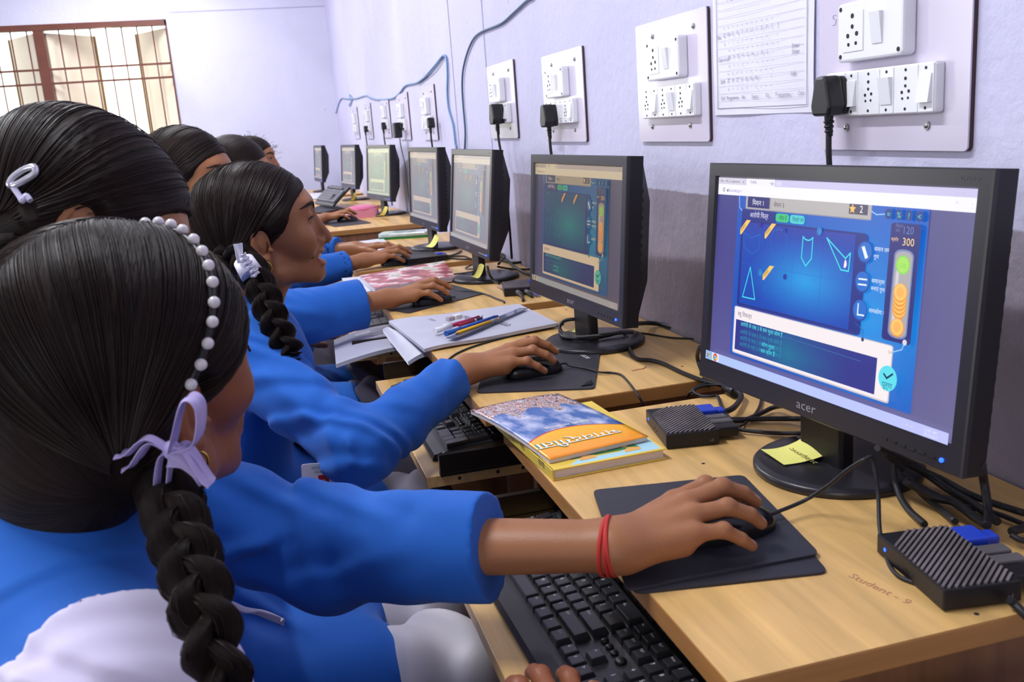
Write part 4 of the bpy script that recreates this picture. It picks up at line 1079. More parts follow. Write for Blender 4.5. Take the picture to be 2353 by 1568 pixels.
# third desk cables
def kq(x, y, z=R0): return tuple(onz(900+x/6.723, 500+y/6.723, DZ+z))
cable([kq(1340, 700, .025), kq(1230, 735, .012), kq(1140, 790, .01), kq(1250, 800, .018), kq(1330, 820, .0195), kq(1180, 850, .018), kq(950, 880, .008), kq(850, 930), kq(835, 980), kq(900, 1060), kq(1060, 1130), kq(1300, 1150), kq(1480, 1195), kq(1620, 1255), kq(1720, 1290), kq(1740, 1320, .001), kq(1725, 1370, -.02)], .0022, 'wire circling the base of the third monitor and crossing its desk')
cable([kq(1250, 880, .022), kq(1330, 860, .022), kq(1420, 825, .026)], .0036, 'short dark cord over the sticky note of the third monitor')
cable([kq(1620, 640), kq(1760, 680), kq(1900, 700), kq(2050, 680), kq(2200, 640)], .004, 'black cord behind the third monitor near the wall')
cable([kq(1640, 560, .01), kq(1760, 640, .006), kq(1900, 760), kq(2050, 850), kq(2200, 900)], .0042, 'thick black cord crossing toward the second monitor')
cable([kq(1640, 760, .02), kq(1800, 790), kq(2000, 800), kq(2200, 800)], .003, 'thin black cord behind the third monitor base')
cable([kq(1650, 720, .03), kq(1720, 640, .03), kq(1750, 590, .03), kq(1700, 560, .03)], .0034, 'grey bent cord beside the back of the third monitor')
cable([kq(1480, 760, .07), kq(1510, 880, .04), kq(1580, 980, .022), kq(1660, 1020, .022)], .0034, 'cord dropping from the third monitor to its mini computer')
cable([kq(780, 600, .01), kq(900, 590, .006), kq(1000, 560), kq(1080, 520)], .003, 'black cord from the fourth mini computer to the fourth monitor')
cable([kq(780, 620, .008), kq(950, 600), kq(1120, 600), kq(1200, 630)], .003, 'black cord lying on the fourth desk')
cable([kq(740, 650, .006), kq(900, 630), kq(1100, 645), kq(1240, 640)], .003, 'lowest black cord lying on the fourth desk')
for k, (a, b_) in enumerate((((1900, 1130), (2060, 1240)), ((2030, 1110), (2210, 1240)), ((2200, 1100), (2353, 1170)))):
    pass
cable([kq(1960, 1170, .012), kq(2010, 1220, .010), kq(2035, 1300, .0), kq(2050, 1370, -.03)], .0036, 'cord falling into the gap beyond the second desk')
cable([kq(2100, 1160, .012), kq(2180, 1240, .0), kq(2280, 1330, -.03), kq(2353, 1380, -.05)], .0034, 'second cord falling into the gap beyond the second desk')
o = MB().cyl(kq(2135, 1105, .012), kq(2250, 1190, .008), .0055, n=12).build('video_plug', mat('lilac_blue_plug', (96, 108, 190), .35)); tag(o, 'pale blue plug between the third mini computer and the second monitor', 'plug')
for (a, b_), lab in ((((1900, 1120), (2000, 1190)), 'grey usb plug nearest the front of the third mini computer'), (((2030, 1110), (2140, 1180)), 'grey usb plug beside the pale blue plug')):
    o = MB().cyl(kq(*a, .012), kq(*b_, .008), .006, n=10).build('usb_plug', m_grey); tag(o, lab, 'plug')
o = MB().prism([(0, 0), (.03, .004), (.028, .03), (-.002, .028)], 0, .012, bev=.002).build('cable_plug', m_grey); o.location = kq(1760, 960, .001); tag(o, 'grey plug lying at the right rim of the third monitor base', 'plug')

# ------------------------------------------------------------ books, notebooks, stationery
m_page = mat('book_pages', (226, 214, 206), .7, var=.1, stretch=(1, 1, 60), vscale=20)
m_paper = mat('white_paper', (208, 207, 222), .6)
m_greyp = mat('grey_cover_paper', (186, 186, 203), .5, var=.05, vscale=14)
def frame_from(p0, px, py):
    """matrix: origin p0, X toward px, Y in the plane toward py, Z up-ish"""
    p0, px, py = Vector(p0), Vector(px), Vector(py)
    x = (px-p0).normalized(); z = x.cross((py-p0).normalized()).normalized(); y = z.cross(x)
    M = Matrix((x, y, z)).transposed().to_4x4(); M.translation = p0; return M

# yellow hardback, spine to the left
YB = thing('picture_book', 'thick yellow picture book under the blue and orange book', 'book', (.300, 1.019, DZ), RAD(3))
w, l, h = .153, .236, .0145
m_yel = mat('yellow_cover', (238, 206, 84), .3, var=.06, vscale=20)
MB().box((.004, .003, .002), (w-.003, l-.003, h-.002)).build('page_block', m_page, YB)
mb = MB(); mb.box((0, 0, 0), (w, l, .002), bev=.0008).box((0, 0, h-.002), (w, l, h), bev=.0008).box((0, 0, 0), (.003, l, h), bev=.001); mb.build('cover', m_yel, YB)
z = h+.0002
mb = MB(); mb.setcol((60, 134, 78)); mb.prism([(.05+.085*cos(pi-k*pi/14)*.55+.03, .022+.045*sin(pi-k*pi/14)) for k in range(15)][::-1], h, z+.0001)
a_ = mb.build('green_shape', mat('green_print', (56, 130, 72), .4), YB)
mb = MB()
for (x, y, r) in ((.05, .03, .004), (.065, .037, .004), (.08, .048, .005), (.083, .032, .004), (.097, .040, .004), (.11, .032, .004)): mb.cyl((x, y, h), (x, y, z+.0004), r, n=14)
for x in (.052, .113): mb.prism([(x-.01, .012), (x+.012, .013), (x+.014, .022), (x, .027), (x-.008, .02)], h, z+.0003)
mb.build('orange_shapes', mat('peach_print', (236, 180, 96), .4), YB)
mb = MB(); mb.prism([(.025, .004), (.148, .004), (.150, .045), (.12, .05), (.10, .018), (.04, .018)], h, h+.0001); mb.build('pale_blue_shape', mat('pale_blue_print', (176, 220, 232), .4), YB)
mb = MB()
for k, (y, s_) in enumerate(((.03, 'कथा'), (.10, 'मेरी'), (.15, 'िचत्र'))):
    add_text(mb, s_, Matrix(((0, 0, -1, -.0003), (-1, 0, 0, y+.02), (0, 1, 0, .006), (0, 0, 0, 1))), .014)
mb.build('spine_text', mat('grey_print', (110, 104, 84), .5), YB)

# blue and orange book on top, slightly bent
bz = DZ+h+.0006
BBp = [Vector(onz(1262, 1060, bz+.004)), Vector(onz(1490, 1001, bz+.008)), Vector(onz(1282, 902, bz+.008)), Vector(onz(1079, 940, bz-.002))]
BB = thing('comic_book', 'blue and orange paperback with Hindi title on top of the yellow book', 'book', tuple(BBp[0]))
BB.location.z = bz
O = Vector((BBp[0].x, BBp[0].y, bz))
def bbf(u, v, dz=0.0):          # u: along the short side (near edge), v: along the long side
    a, b, c, d = [p-O for p in BBp]
    p = (a*(1-u)+b*u)*(1-v)+(d*(1-u)+c*u)*v
    sag = -.010*(v**2)*(1-u)**2+.0035*sin(v*pi)*(1-u*.5)
    return Vector((p.x, p.y, .0045+sag+dz+.001*u))
MB().grid(lambda u, v: bbf(u*.985+.005, v*.99+.005, -.002), 14, 20, .0056).build('page_block', m_page, BB)
def cover_mat():
    m = bpy.data.materials.new('glossy_story_cover'); m.use_nodes = True; nt = m.node_tree; N = nt.nodes; L = nt.links; b = N['Principled BSDF']
    b.inputs['Roughness'].default_value = .22
    a = N.new('ShaderNodeUVMap'); a.uv_map = 'UV'
    sp = N.new('ShaderNodeSeparateXYZ'); L.new(a.outputs[0], sp.inputs[0])
    n = N.new('ShaderNodeTexNoise'); n.inputs['Scale'].default_value = 5; n.inputs['Detail'].default_value = 6; L.new(a.outputs[0], n.inputs[0])
    sky_ = N.new('ShaderNodeValToRGB'); e = sky_.color_ramp.elements; e[0].position = .42; e[0].color = (*lin((44, 96, 170)), 1); e[1].position = .66; e[1].color = (*lin((206, 208, 232)), 1)
    L.new(n.outputs[0], sky_.inputs[0])
    n2 = N.new('ShaderNodeTexNoise'); n2.inputs['Scale'].default_value = 15; n2.inputs['Detail'].default_value = 4; n2.inputs['Distortion'].default_value = 1.5; L.new(a.outputs[0], n2.inputs[0])
    art = N.new('ShaderNodeValToRGB'); art.color_ramp.interpolation = 'CONSTANT'; e = art.color_ramp.elements
    e[0].position = 0; e[0].color = (*lin((120, 60, 44)), 1); e[1].position = .42; e[1].color = (*lin((214, 204, 204)), 1)
    for ps, c in ((.48, (112, 124, 160)), (.53, (196, 150, 110)), (.57, (170, 84, 62)), (.62, (226, 216, 210)), (.68, (96, 84, 100))):
        k = e.new(ps); k.color = (*lin(c), 1)
    L.new(n2.outputs[0], art.inputs[0])
    # v with ragged limit of the painted scene
    ad = N.new('ShaderNodeMath'); ad.operation = 'MULTIPLY_ADD'; ad.inputs[1].default_value = .5; L.new(n.outputs[0], ad.inputs[0]); L.new(sp.outputs['Y'], ad.inputs[2])
    st = N.new('ShaderNodeMath'); st.operation = 'GREATER_THAN'; st.inputs[1].default_value = .96; L.new(ad.outputs[0], st.inputs[0])
    mx = N.new('ShaderNodeMixRGB'); L.new(st.outputs[0], mx.inputs[0]); L.new(sky_.outputs[0], mx.inputs[1]); L.new(art.outputs[0], mx.inputs[2])
    # orange band with an arched edge
    pw = N.new('ShaderNodeMath'); pw.operation = 'SUBTRACT'; pw.inputs[1].default_value = .5; L.new(sp.outputs['X'], pw.inputs[0])
    sq = N.new('ShaderNodeMath'); sq.operation = 'MULTIPLY'; L.new(pw.outputs[0], sq.inputs[0]); L.new(pw.outputs[0], sq.inputs[1])
    lm = N.new('ShaderNodeMath'); lm.operation = 'MULTIPLY_ADD'; lm.inputs[1].default_value = .48; L.new(sq.outputs[0], lm.inputs[0]); L.new(sp.outputs['Y'], lm.inputs[2])
    c1 = N.new('ShaderNodeMath'); c1.operation = 'LESS_THAN'; c1.inputs[1].default_value = .35; L.new(lm.outputs[0], c1.inputs[0])
    c2 = N.new('ShaderNodeMath'); c2.operation = 'LESS_THAN'; c2.inputs[1].default_value = .338; L.new(lm.outputs[0], c2.inputs[0])
    org = N.new('ShaderNodeValToRGB'); e = org.color_ramp.elements; e[0].position = .0; e[0].color = (*lin((248, 150, 20)), 1); e[1].position = .3; e[1].color = (*lin((252, 186, 20)), 1); L.new(sp.outputs['Y'], org.inputs[0])
    m1 = N.new('ShaderNodeMixRGB'); L.new(c1.outputs[0], m1.inputs[0]); L.new(mx.outputs[0], m1.inputs[1]); m1.inputs[2].default_value = (*lin((196, 40, 36)), 1)
    m2 = N.new('ShaderNodeMixRGB'); L.new(c2.outputs[0], m2.inputs[0]); L.new(m1.outputs[0], m2.inputs[1]); L.new(org.outputs[0], m2.inputs[2])
    L.new(m2.outputs[0], b.inputs['Base Color']); return m
def uvgrid(name, fn, nu, nv, m, parent, thick=.0005):
    mb = MB(); uvl = mb.bm.loops.layers.uv.new('UV')
    g = [[mb.bm.verts.new(fn(i/nu, j/nv)) for j in range(nv+1)] for i in range(nu+1)]
    for i in range(nu):
        for j in range(nv):
            q = ((i, j), (i+1, j), (i+1, j+1), (i, j+1)); f_ = mb.bm.faces.new([g[a][b] for a, b in q]); f_.smooth = True
            for lp, (a, b) in zip(f_.loops, q): lp[uvl].uv = (a/nu, b/nv)
    mb.fixn = False
    o = mb.build(name, m, parent); md = o.modifiers.new('thickness', 'SOLIDIFY'); md.thickness = thick; md.offset = -1; return o
uvgrid('front_cover', lambda u, v: bbf(u, v, .0014), 20, 28, cover_mat(), BB)
def on_cover(u0, v0, ang, txt, size, m, name, dz, sx=1.0):
    V, F = textpts(txt)
    mb = MB(); mb.fixn = False
    x0 = min(v[0] for v in V)
    vs = []
    wu = (BBp[1]-BBp[0]).length; lv = (BBp[3]-BBp[0]).length
    for v in V:
        x, y = (v[0]-x0)*size*sx, v[1]*size
        X = x*cos(ang)-y*sin(ang); Y = x*sin(ang)+y*cos(ang)
        p = bbf(u0+X/wu, v0+Y/lv, .0014+dz); vs.append(mb.bm.verts.new(p))
    fs = []
    for f_ in F:
        try: fs.append(mb.bm.faces.new([vs[i] for i in f_]))
        except Exception: pass
    mb._mark(fs); return mb.build(name, m, BB)
on_cover(.86, .19, pi, 'भगवद्गीता', .030, mat('cyan_outline_print', (50, 150, 150), .4), 'title_outline', .0006, 1.02)
on_cover(.855, .188, pi, 'भगवद्गीता', .0288, mat('white_title_print', (250, 246, 226), .4), 'title', .0009, 1.04)
on_cover(.78, .40, pi+.04, 'स्वामी मानानन्द', .0105, mat('white_title_print', (250, 246, 226), .4), 'author_line', .0006, 1.1)

# big grey notebook bridging the far end of the second desk
def softbook(pix, label, z, th, m, name='notebook', sag=None, leaves=0, fan=0.0, zs=None):
    P = [Vector(onz(x, y, (zs[i] if zs else z))) for i, (x, y) in enumerate(pix)]
    t = thing(name, label, 'notebook', tuple(P[0])); O_ = P[0].copy()
    def fn(u, v, dz=0, g=0.0):
        a, b, c, d = [p-O_ for p in P]
        p = (a*(1-u)+b*u)*(1-v)+(d*(1-u)+c*u)*v
        s_ = sag(u, v) if sag else 0
        return Vector((p.x, p.y, p.z+s_+dz)) + Vector((-g*(1-u), 0, -g*(1-u)*.8))
    n = 4
    for k in range(n):
        MB().grid(lambda u, v: fn(u, v, -th*(k+.5)/n-.0002, fan*k/n), 20, 14, th/n*.8).build('page_bundle', m_page if False else m_paper, t)
    MB().grid(lambda u, v: fn(u, v, .0003), 20, 14, .0005).build('cover', m, t)
    return t, fn
NB1, f1 = softbook([(893, 738), (975, 803), (1282, 743), (1192, 699)], 'large grey notebook with pens lying on it, bridging two desks', DZ+.010, .006, m_greyp,
                   zs=[DZ+.004, DZ+.008, DZ+.012, DZ+.012], sag=lambda u, v: .003*sin(v*9)*(1-v)**2, fan=.0)
NB0, f0 = softbook([(880, 757), (938, 832), (1010, 800), (905, 755)], 'fanned loose notebook pages drooping below the large grey notebook', DZ, .008, m_greyp, zs=[DZ-.012, DZ-.03, DZ-.004, DZ-.002], sag=lambda u, v: .004*sin(v*4), fan=.0)
NB2, f2 = softbook([(767, 782), (772, 838), (960, 790), (900, 745)], 'pale grey workbook with printed lines on the third keyboard tray', TZ+.03, .008, m_greyp, 'workbook',
                   zs=[TZ+.022, TZ+.016, TZ+.03, TZ+.03], sag=lambda u, v: .006*sin(v*pi), fan=0)
def printed(fn, parent, items, m, name='printed_text'):
    mb = MB(); mb.fixn = False
    for (u, v, du, dv, txt, size) in items:
        V, F = textpts(txt)
        if not V: continue
        p0 = fn(u, v); ex = (fn(u+du, v+dv)-p0).normalized(); ez = Vector((0, 0, 1)); ey = ez.cross(ex)
        vs = [mb.bm.verts.new(p0+ex*q_[0]*size+ey*q_[1]*size+Vector((0, 0, .0016))) for q_ in V]
        fs = []
        for f_ in F:
            try: fs.append(mb.bm.faces.new([vs[i] for i in f_]))
            except Exception: pass
        mb._mark(fs)
    return mb.build(name, m, parent)
m_ink = mat('dark_grey_print', (92, 92, 104), .6)
printed(f2, NB2, [(.30, .55, 0.001, .3, 'कार्य पुस्ितका िवद्यालय', .013), (.40, .55, 0.001, .3, 'िजला िशक्षा िवभाग', .011), (.50, .6, 0.001, .3, 'रायपुर', .011)], m_ink)
MB().grid(lambda u, v: f2(.12+.1*u, .33+.25*v, .001), 4, 6, .0003).build('name_sticker', m_white, NB2)
printed(f1, NB1, [(.80, .72, -.3, -.05, 'गणित', .026), (.66, .62, -.3, -.05, 'अभ्यास पुस्ितका', .022), (.50, .50, -.3, -.05, 'कार्य', .02), (.25, .30, -.3, -.04, 'CLASS', .012)], m_ink)
mb = MB(); p = f1(.14, .55); 
MB().grid(lambda u, v: f1(.40+.09*u, .30+.16*v, .0012), 4, 6, .0003).build('name_sticker', m_white, NB1)
NB3, f3 = softbook([(862, 664), (1046, 636), (1022, 606), (826, 634)], 'spiral notebook with red floral cover and squared pages on the third desk', DZ+.016, .013, mat('red_floral_cover', (190, 96, 104), .35), zs=[DZ+.016]*4, sag=lambda u, v: .003*sin(u*3)+.008*v*v*u*u, fan=0)
NB3.children[4].data.materials[0] = None
def floral():
    m = bpy.data.materials.new('floral_print'); m.use_nodes = True; nt = m.node_tree; N = nt.nodes; L = nt.links; b = N['Principled BSDF']; b.inputs['Roughness'].default_value = .3
    tc = N.new('ShaderNodeTexCoord'); v = N.new('ShaderNodeTexNoise'); v.inputs['Scale'].default_value = 18; v.inputs['Detail'].default_value = 3; L.new(tc.outputs['Object'], v.inputs[0])
    c = N.new('ShaderNodeValToRGB'); e = c.color_ramp.elements; e[0].position = .35; e[0].color = (*lin((128, 46, 60)), 1); e[1].position = .5; e[1].color = (*lin((196, 96, 100)), 1)
    k = e.new(.57); k.color = (*lin((240, 226, 226)), 1); k = e.new(.68); k.color = (*lin((150, 172, 120)), 1)
    L.new(v.outputs[0], c.inputs[0]); L.new(c.outputs[0], b.inputs['Base Color']); return m
for ch in NB3.children:
    if ch.name.startswith('cover'): ch.data.materials[0] = floral()
mb = MB(); a = f3(0, 0, -.006); b_ = f3(1, 0, -.006)
for k in range(34): mb.box(tuple(a.lerp(b_, k/34)+Vector((0, -.0015, -.007))), tuple(a.lerp(b_, k/34)+Vector((.0012, 0, .006))))
mb.build('squared_page_edge', mat('pinkish_rule', (196, 150, 160), .6), NB3)
SH, fs_ = softbook([(785, 640), (806, 676), (990, 650), (905, 628)], 'loose white sheets half under the red floral notebook', DZ+.003, .002, m_paper, 'paper_sheets', zs=[DZ+.003, DZ-.004, DZ+.003, DZ+.003])
SH2, _x = softbook([(772, 562), (805, 584), (905, 572), (880, 548)], 'white open notebook pages on the fourth desk', DZ+.004, .004, m_paper, 'open_notebook', zs=[DZ+.004]*4)
SH3, _x = softbook([(660, 448), (690, 462), (760, 452), (735, 443)], 'white papers on the farthest desk', DZ+.003, .003, m_paper, 'paper_sheets', zs=[DZ+.004]*4)

# stationery on the large notebook
def cpx(x, y): return (640+x/3.733, 440+y/3.733)
PZ = DZ+.0205
def pen(a, b, segs, label, cat, name, r=.0036):
    A = Vector(onz(*cpx(*a), PZ)); B = Vector(onz(*cpx(*b), PZ)); L_ = (B-A).length; d = (B-A)/L_
    t = thing(name, label, cat, tuple(A)); acc = 0
    for (fr, rr0, rr1, m, pn) in segs:
        MB().cyl(tuple(d*acc*L_), tuple(d*(acc+fr)*L_), r*rr0, r*rr1, n=12 if name != 'pencil' else 6).build(pn, m, t); acc += fr
    return t
pen((1340, 1200), (1745, 1072), [(.33, 1.5, 1.35, mat('white_cap', (232, 230, 235), .3), 'cap'), (.60, 1.0, 1.0, mat('magenta_barrel', (158, 24, 84), .3), 'barrel'), (.07, .9, .8, mat('white_cap', (232, 230, 235), .3), 'end_plug')], 'magenta pen with a thick white cap on the large notebook', 'pen', 'pen', .0042)
pen((1545, 1150), (1745, 1090), [(.68, 1, 1, mat('red_barrel', (156, 30, 50), .3), 'barrel'), (.05, 1.05, 1.05, m_white, 'ring'), (.27, 1, .9, mat('navy_tip', (30, 26, 52), .3), 'end')], 'short red pencil with dark end beside the magenta pen', 'pencil', 'pencil', .0036)
pen((1435, 1222), (1880, 1068), [(.28, 1.6, 1.3, mat('translucent_blue_cap', (60, 120, 210), .1, trans=.4), 'cap'), (.66, 1, 1, mat('blue_barrel', (26, 84, 190), .3), 'barrel'), (.06, .8, .6, mat('blue_barrel', (26, 84, 190), .3), 'tail')], 'blue pen with translucent cap beside the yellow pencil', 'pen', 'pen', .0036)
pen((1512, 1222), (1890, 1092), [(.06, .15, .9, mat('bare_wood', (220, 176, 130), .6), 'sharpened_tip'), (.74, 1, 1, mat('yellow_paint', (240, 184, 40), .3), 'barrel'), (.14, 1.08, 1.08, m_logo, 'ferrule'), (.06, .9, .9, mat('pinkish_rubber', (206, 150, 120), .6), 'rubber')], 'yellow pencil lying nearest the camera on the large notebook', 'pencil', 'pencil', .0038)
t = thing('ruler', 'clear plastic ruler with black print sticking out past the pens', 'ruler', tuple(onz(*cpx(1440, 1262), DZ+.0165)))
A = Vector(t.location); Bq = Vector(onz(*cpx(2070, 1005), DZ+.0165))-A; n_ = Vector((-Bq.y, Bq.x, 0)).normalized()*.013
MB().prism([(0, 0), (Bq.x, Bq.y), (Bq.x-n_.x*1.6, Bq.y-n_.y*1.6), (-n_.x*1.6, -n_.y*1.6)][::-1], 0, .0015).build('blade', mat('smoky_clear_plastic', (126, 136, 160), .08, trans=.5), t)
mb = MB()
for k in range(40):
    p = Bq*(k/40); mb.box((p.x, p.y, .0015), (p.x+.0006, p.y-.006, .0018))
mb.build('scale_marks', m_ink, t)
for (x, y, s_), lab in (((1535, 1098, 1), 'white block eraser standing beside the pens'), ((1475, 1112, .9), 'worn grey eraser lying left of the white one')):
    t = MB().box((-.010*s_, -.007*s_, 0), (.010*s_, .007*s_, .011*s_), bev=.002).build('eraser', mat('white_rubber' if s_ == 1 else 'grey_rubber', (224, 220, 220) if s_ == 1 else (170, 160, 166), .6)); t.location = onz(*cpx(x, y), DZ+.0145); t.rotation_euler.z = .5; tag(t, lab, 'eraser')

# green clear box, pink case
gp = [onz(867, 553, DZ), onz(990, 545, DZ)]
a = Vector(gp[0]); b_ = Vector(gp[1]); 
t = thing('stationery_box', 'flat clear pencil box with green rim on the fourth desk', 'pencil box', tuple(a), math.atan2(b_.y-a.y, b_.x-a.x)); L_ = (b_-a).length
MB().prism(rrect(0, 0, L_, .11, .02), 0, .008).build('tray', mat('green_plastic', (20, 120, 52), .25), t)
MB().prism(rrect(.002, .002, L_-.002, .108, .02), .008, .024, bev=.004).build('clear_lid', mat('cloudy_clear_plastic', (186, 200, 196), .15, var=.3, vscale=30), t)
t = thing('pencil_case', 'glossy pink plastic pencil case on the fifth desk', 'pencil case', tuple(onz(833, 500, DZ)), RAD(12))
MB().prism(rrect(-.085, -.05, .085, .05, .035, 8), 0, .045, bev=.004).build('case_body', mat('pink_plastic', (232, 150, 176), .22), t)
MB().sph((0, 0, .045), 1, (.088, .053, .022), n=28).build('lid', mat('deep_pink_plastic', (226, 120, 162), .18), t)

# ------------------------------------------------------------ smooth implicit shapes for bodies, hair and cloth
def v3(*a): return np.array(a, float)
def norm(a): a = np.asarray(a, float); return a/np.linalg.norm(a)
class Shape:
    def __init__(s): s.pr = []; s.post = None
    def _add(s, fn, c, R, k, op): s.pr.append((fn, np.asarray(c, float), R, k, op)); return s
    def cone(s, a, b, ra, rb=None, k=.01, op='+', flat=None):
        a = np.asarray(a, float); b = np.asarray(b, float); rb = ra if rb is None else rb
        ba = b-a; L2 = max(1e-12, ba@ba)
        if flat is None:
            def fn(p):
                pa = p-a; t = np.clip(pa@ba/L2, 0, 1)
                return np.linalg.norm(pa-t[:, None]*ba, axis=1)-(ra+(rb-ra)*t)
        else:                       # flattened section: flat = (direction, factor)
            n = norm(flat[0]); f = flat[1]
            def fn(p):
                pa = p-a; t = np.clip(pa@ba/L2, 0, 1); q = pa-t[:, None]*ba
                dn = q@n; q2 = q-dn[:, None]*n+(dn/f)[:, None]*n
                return (np.linalg.norm(q2, axis=1)-(ra+(rb-ra)*t))*min(1, f)
        R = math.sqrt(L2)/2+max(ra, rb)*(1 if flat is None else max(1, flat[1]))
        return s._add(fn, (a+b)/2, R, k, op)
    def sph(s, c, r, k=.01, op='+'):
        c = np.asarray(c, float); return s._add(lambda p: np.linalg.norm(p-c, axis=1)-r, c, r, k, op)
    def ell(s, c, r, k=.01, op='+', R=None):
        c = np.asarray(c, float); r = np.asarray(r, float); R = None if R is None else np.asarray(R, float)
        def fn(p):
            q = p-c
            if R is not None: q = q@R
            k0 = np.linalg.norm(q/r, axis=1); k1 = np.linalg.norm(q/(r*r), axis=1)+1e-9
            return k0*(k0-1)/k1
        return s._add(fn, c, r.max(), k, op)
    def fn(s, f, c, R, k=.005, op='+'): return s._add(f, c, R, k, op)
    def group(s, G, M, sc=1.0):
        """add shapes G given in a local frame M (4x4)"""
        M = np.asarray(M, float); Rm = M[:3, :3]; t = M[:3, 3]
        for (f, c, R, k, op) in G.pr:
            s._add((lambda f: lambda p: f(((p-t)@Rm)/sc)*sc)(f), Rm@(c*sc)+t, R*sc, k*sc, op)
        return s
    def __call__(s, P, mg=.035):
        if len(P) > 5000:
            return np.concatenate([s(P[i:i+4096], mg) for i in range(0, len(P), 4096)])
        d = np.full(len(P), 1.0)
        plo = P.min(0); phi = P.max(0)
        for (f, c, R, k, op) in s.pr:
            g = np.maximum(0, np.maximum(plo-c, c-phi))
            if g@g > (R+mg+k)**2: continue
            q = P-c; m = (np.einsum('ij,ij->i', q, q) < (R+mg+k)**2)
            if not m.any(): continue
            a = d[m]; b = f(P[m])
            if op == '+':
                h = np.clip(.5+.5*(a-b)/k, 0, 1); d[m] = a*(1-h)+b*h-k*h*(1-h)
            elif op == '-':
                h = np.clip(.5-.5*(a+b)/k, 0, 1); d[m] = a*(1-h)-b*h+k*h*(1-h)
            elif op == 'n':
                d[m] = np.maximum(a, b)
        if s.post is not None: d = s.post(P, d)
        return d
    def bounds(s):
        lo = np.min([c-R for f, c, R, k, op in s.pr if op == '+'], axis=0); hi = np.max([c+R for f, c, R, k, op in s.pr if op == '+'], axis=0)
        return lo-.03, hi+.03

def polygonise(S, h, extra=0.0):
    B = 8; lo, hi = S.bounds(); nb = np.ceil((hi-lo)/(h*B)).astype(int)
    gi = np.stack(np.meshgrid(*[np.arange(n) for n in nb], indexing='ij'), -1).reshape(-1, 3)
    cen = lo+(gi+.5)*h*B
    d = S(cen, .05+extra); keep = gi[np.abs(d) < h*B*.87+h*2+extra]
    N = nb*B
    o = np.stack(np.meshgrid(*[np.arange(B+1)]*3, indexing='ij'), -1).reshape(-1, 3)
    keys = []; verts = []; quads = []
    CH = 40
    cellk = lambda c: (c[..., 0]*(N[1]+2)+c[..., 1])*(N[2]+2)+c[..., 2]
    E12 = [((0, 0, 0), (1, 0, 0)), ((0, 1, 0), (1, 1, 0)), ((0, 0, 1), (1, 0, 1)), ((0, 1, 1), (1, 1, 1)), ((0, 0, 0), (0, 1, 0)), ((1, 0, 0), (1, 1, 0)), ((0, 0, 1), (0, 1, 1)), ((1, 0, 1), (1, 1, 1)), ((0, 0, 0), (0, 0, 1)), ((1, 0, 0), (1, 0, 1)), ((0, 1, 0), (0, 1, 1)), ((1, 1, 0), (1, 1, 1))]
    for s0 in range(0, len(keep), CH):
        kb = keep[s0:s0+CH]; g = kb[:, None, :]*B+o[None]
        V = S((lo+g.reshape(-1, 3)*h)).reshape(len(kb), B+1, B+1, B+1)
        I = V < 0
        c = [I[:, a:a+B, b:b+B, e:e+B] for a in (0, 1) for b in (0, 1) for e in (0, 1)]
        s_ = sum(x.astype(np.int8) for x in c); act = (s_ > 0) & (s_ < 8)
        n, i, j, k = np.nonzero(act)
        cell = kb[n]*B+np.stack([i, j, k], -1)
        acc = np.zeros((len(n), 3)); cnt = np.zeros(len(n))
        for (p, q) in E12:
            va = V[n, i+p[0], j+p[1], k+p[2]]; vb = V[n, i+q[0], j+q[1], k+q[2]]
            m = (va < 0) != (vb < 0); t = np.where(m, va/np.where(m, va-vb, 1), 0)
            P_ = np.array(p, float)[None]+(np.array(q, float)-np.array(p, float))[None]*t[:, None]
            acc += P_*m[:, None]; cnt += m
        verts.append(lo+(cell+acc/np.maximum(cnt, 1)[:, None])*h); keys.append(cellk(cell))
        for ax in range(3):
            sl0 = [slice(0, B)]*3; sl1 = [slice(0, B)]*3; sl1[ax] = slice(1, B+1)
            a = I[(slice(None), *sl0)]; b = I[(slice(None), *sl1)]
            n2, i2, j2, k2 = np.nonzero(a != b); base = kb[n2]*B+np.stack([i2, j2, k2], -1)
            u, w = (ax+1) % 3, (ax+2) % 3
            def off(du, dw):
                q = base.copy(); q[:, u] += du; q[:, w] += dw; return cellk(q)
            Q = np.stack([off(-1, -1), off(0, -1), off(0, 0), off(-1, 0)], -1)
            fl = ~a[n2, i2, j2, k2]; Q[fl] = Q[fl][:, ::-1]; quads.append(Q)
    K = np.concatenate(keys); V = np.concatenate(verts); Q = np.concatenate(quads)
    so = np.argsort(K); Ks = K[so]
    ix = np.searchsorted(Ks, Q); ix = np.clip(ix, 0, len(Ks)-1); ok = (Ks[ix] == Q).all(1)
    F = so[ix[ok]]
    e = h*.4
    for it in range(2):             # pull the vertices onto the true surface
        dv = S(V); g = np.stack([S(V+np.eye(3)[a]*e)-dv for a in range(3)], -1)/e
        st = g*(dv/np.maximum(.25, (g*g).sum(1)))[:, None]
        ln = np.linalg.norm(st, axis=1, keepdims=True); st *= np.minimum(1, h*.5/np.maximum(ln, 1e-9)); V = V-st
    used = np.unique(F); rm = np.full(len(V), -1); rm[used] = np.arange(len(used))
    return V[used], rm[F]

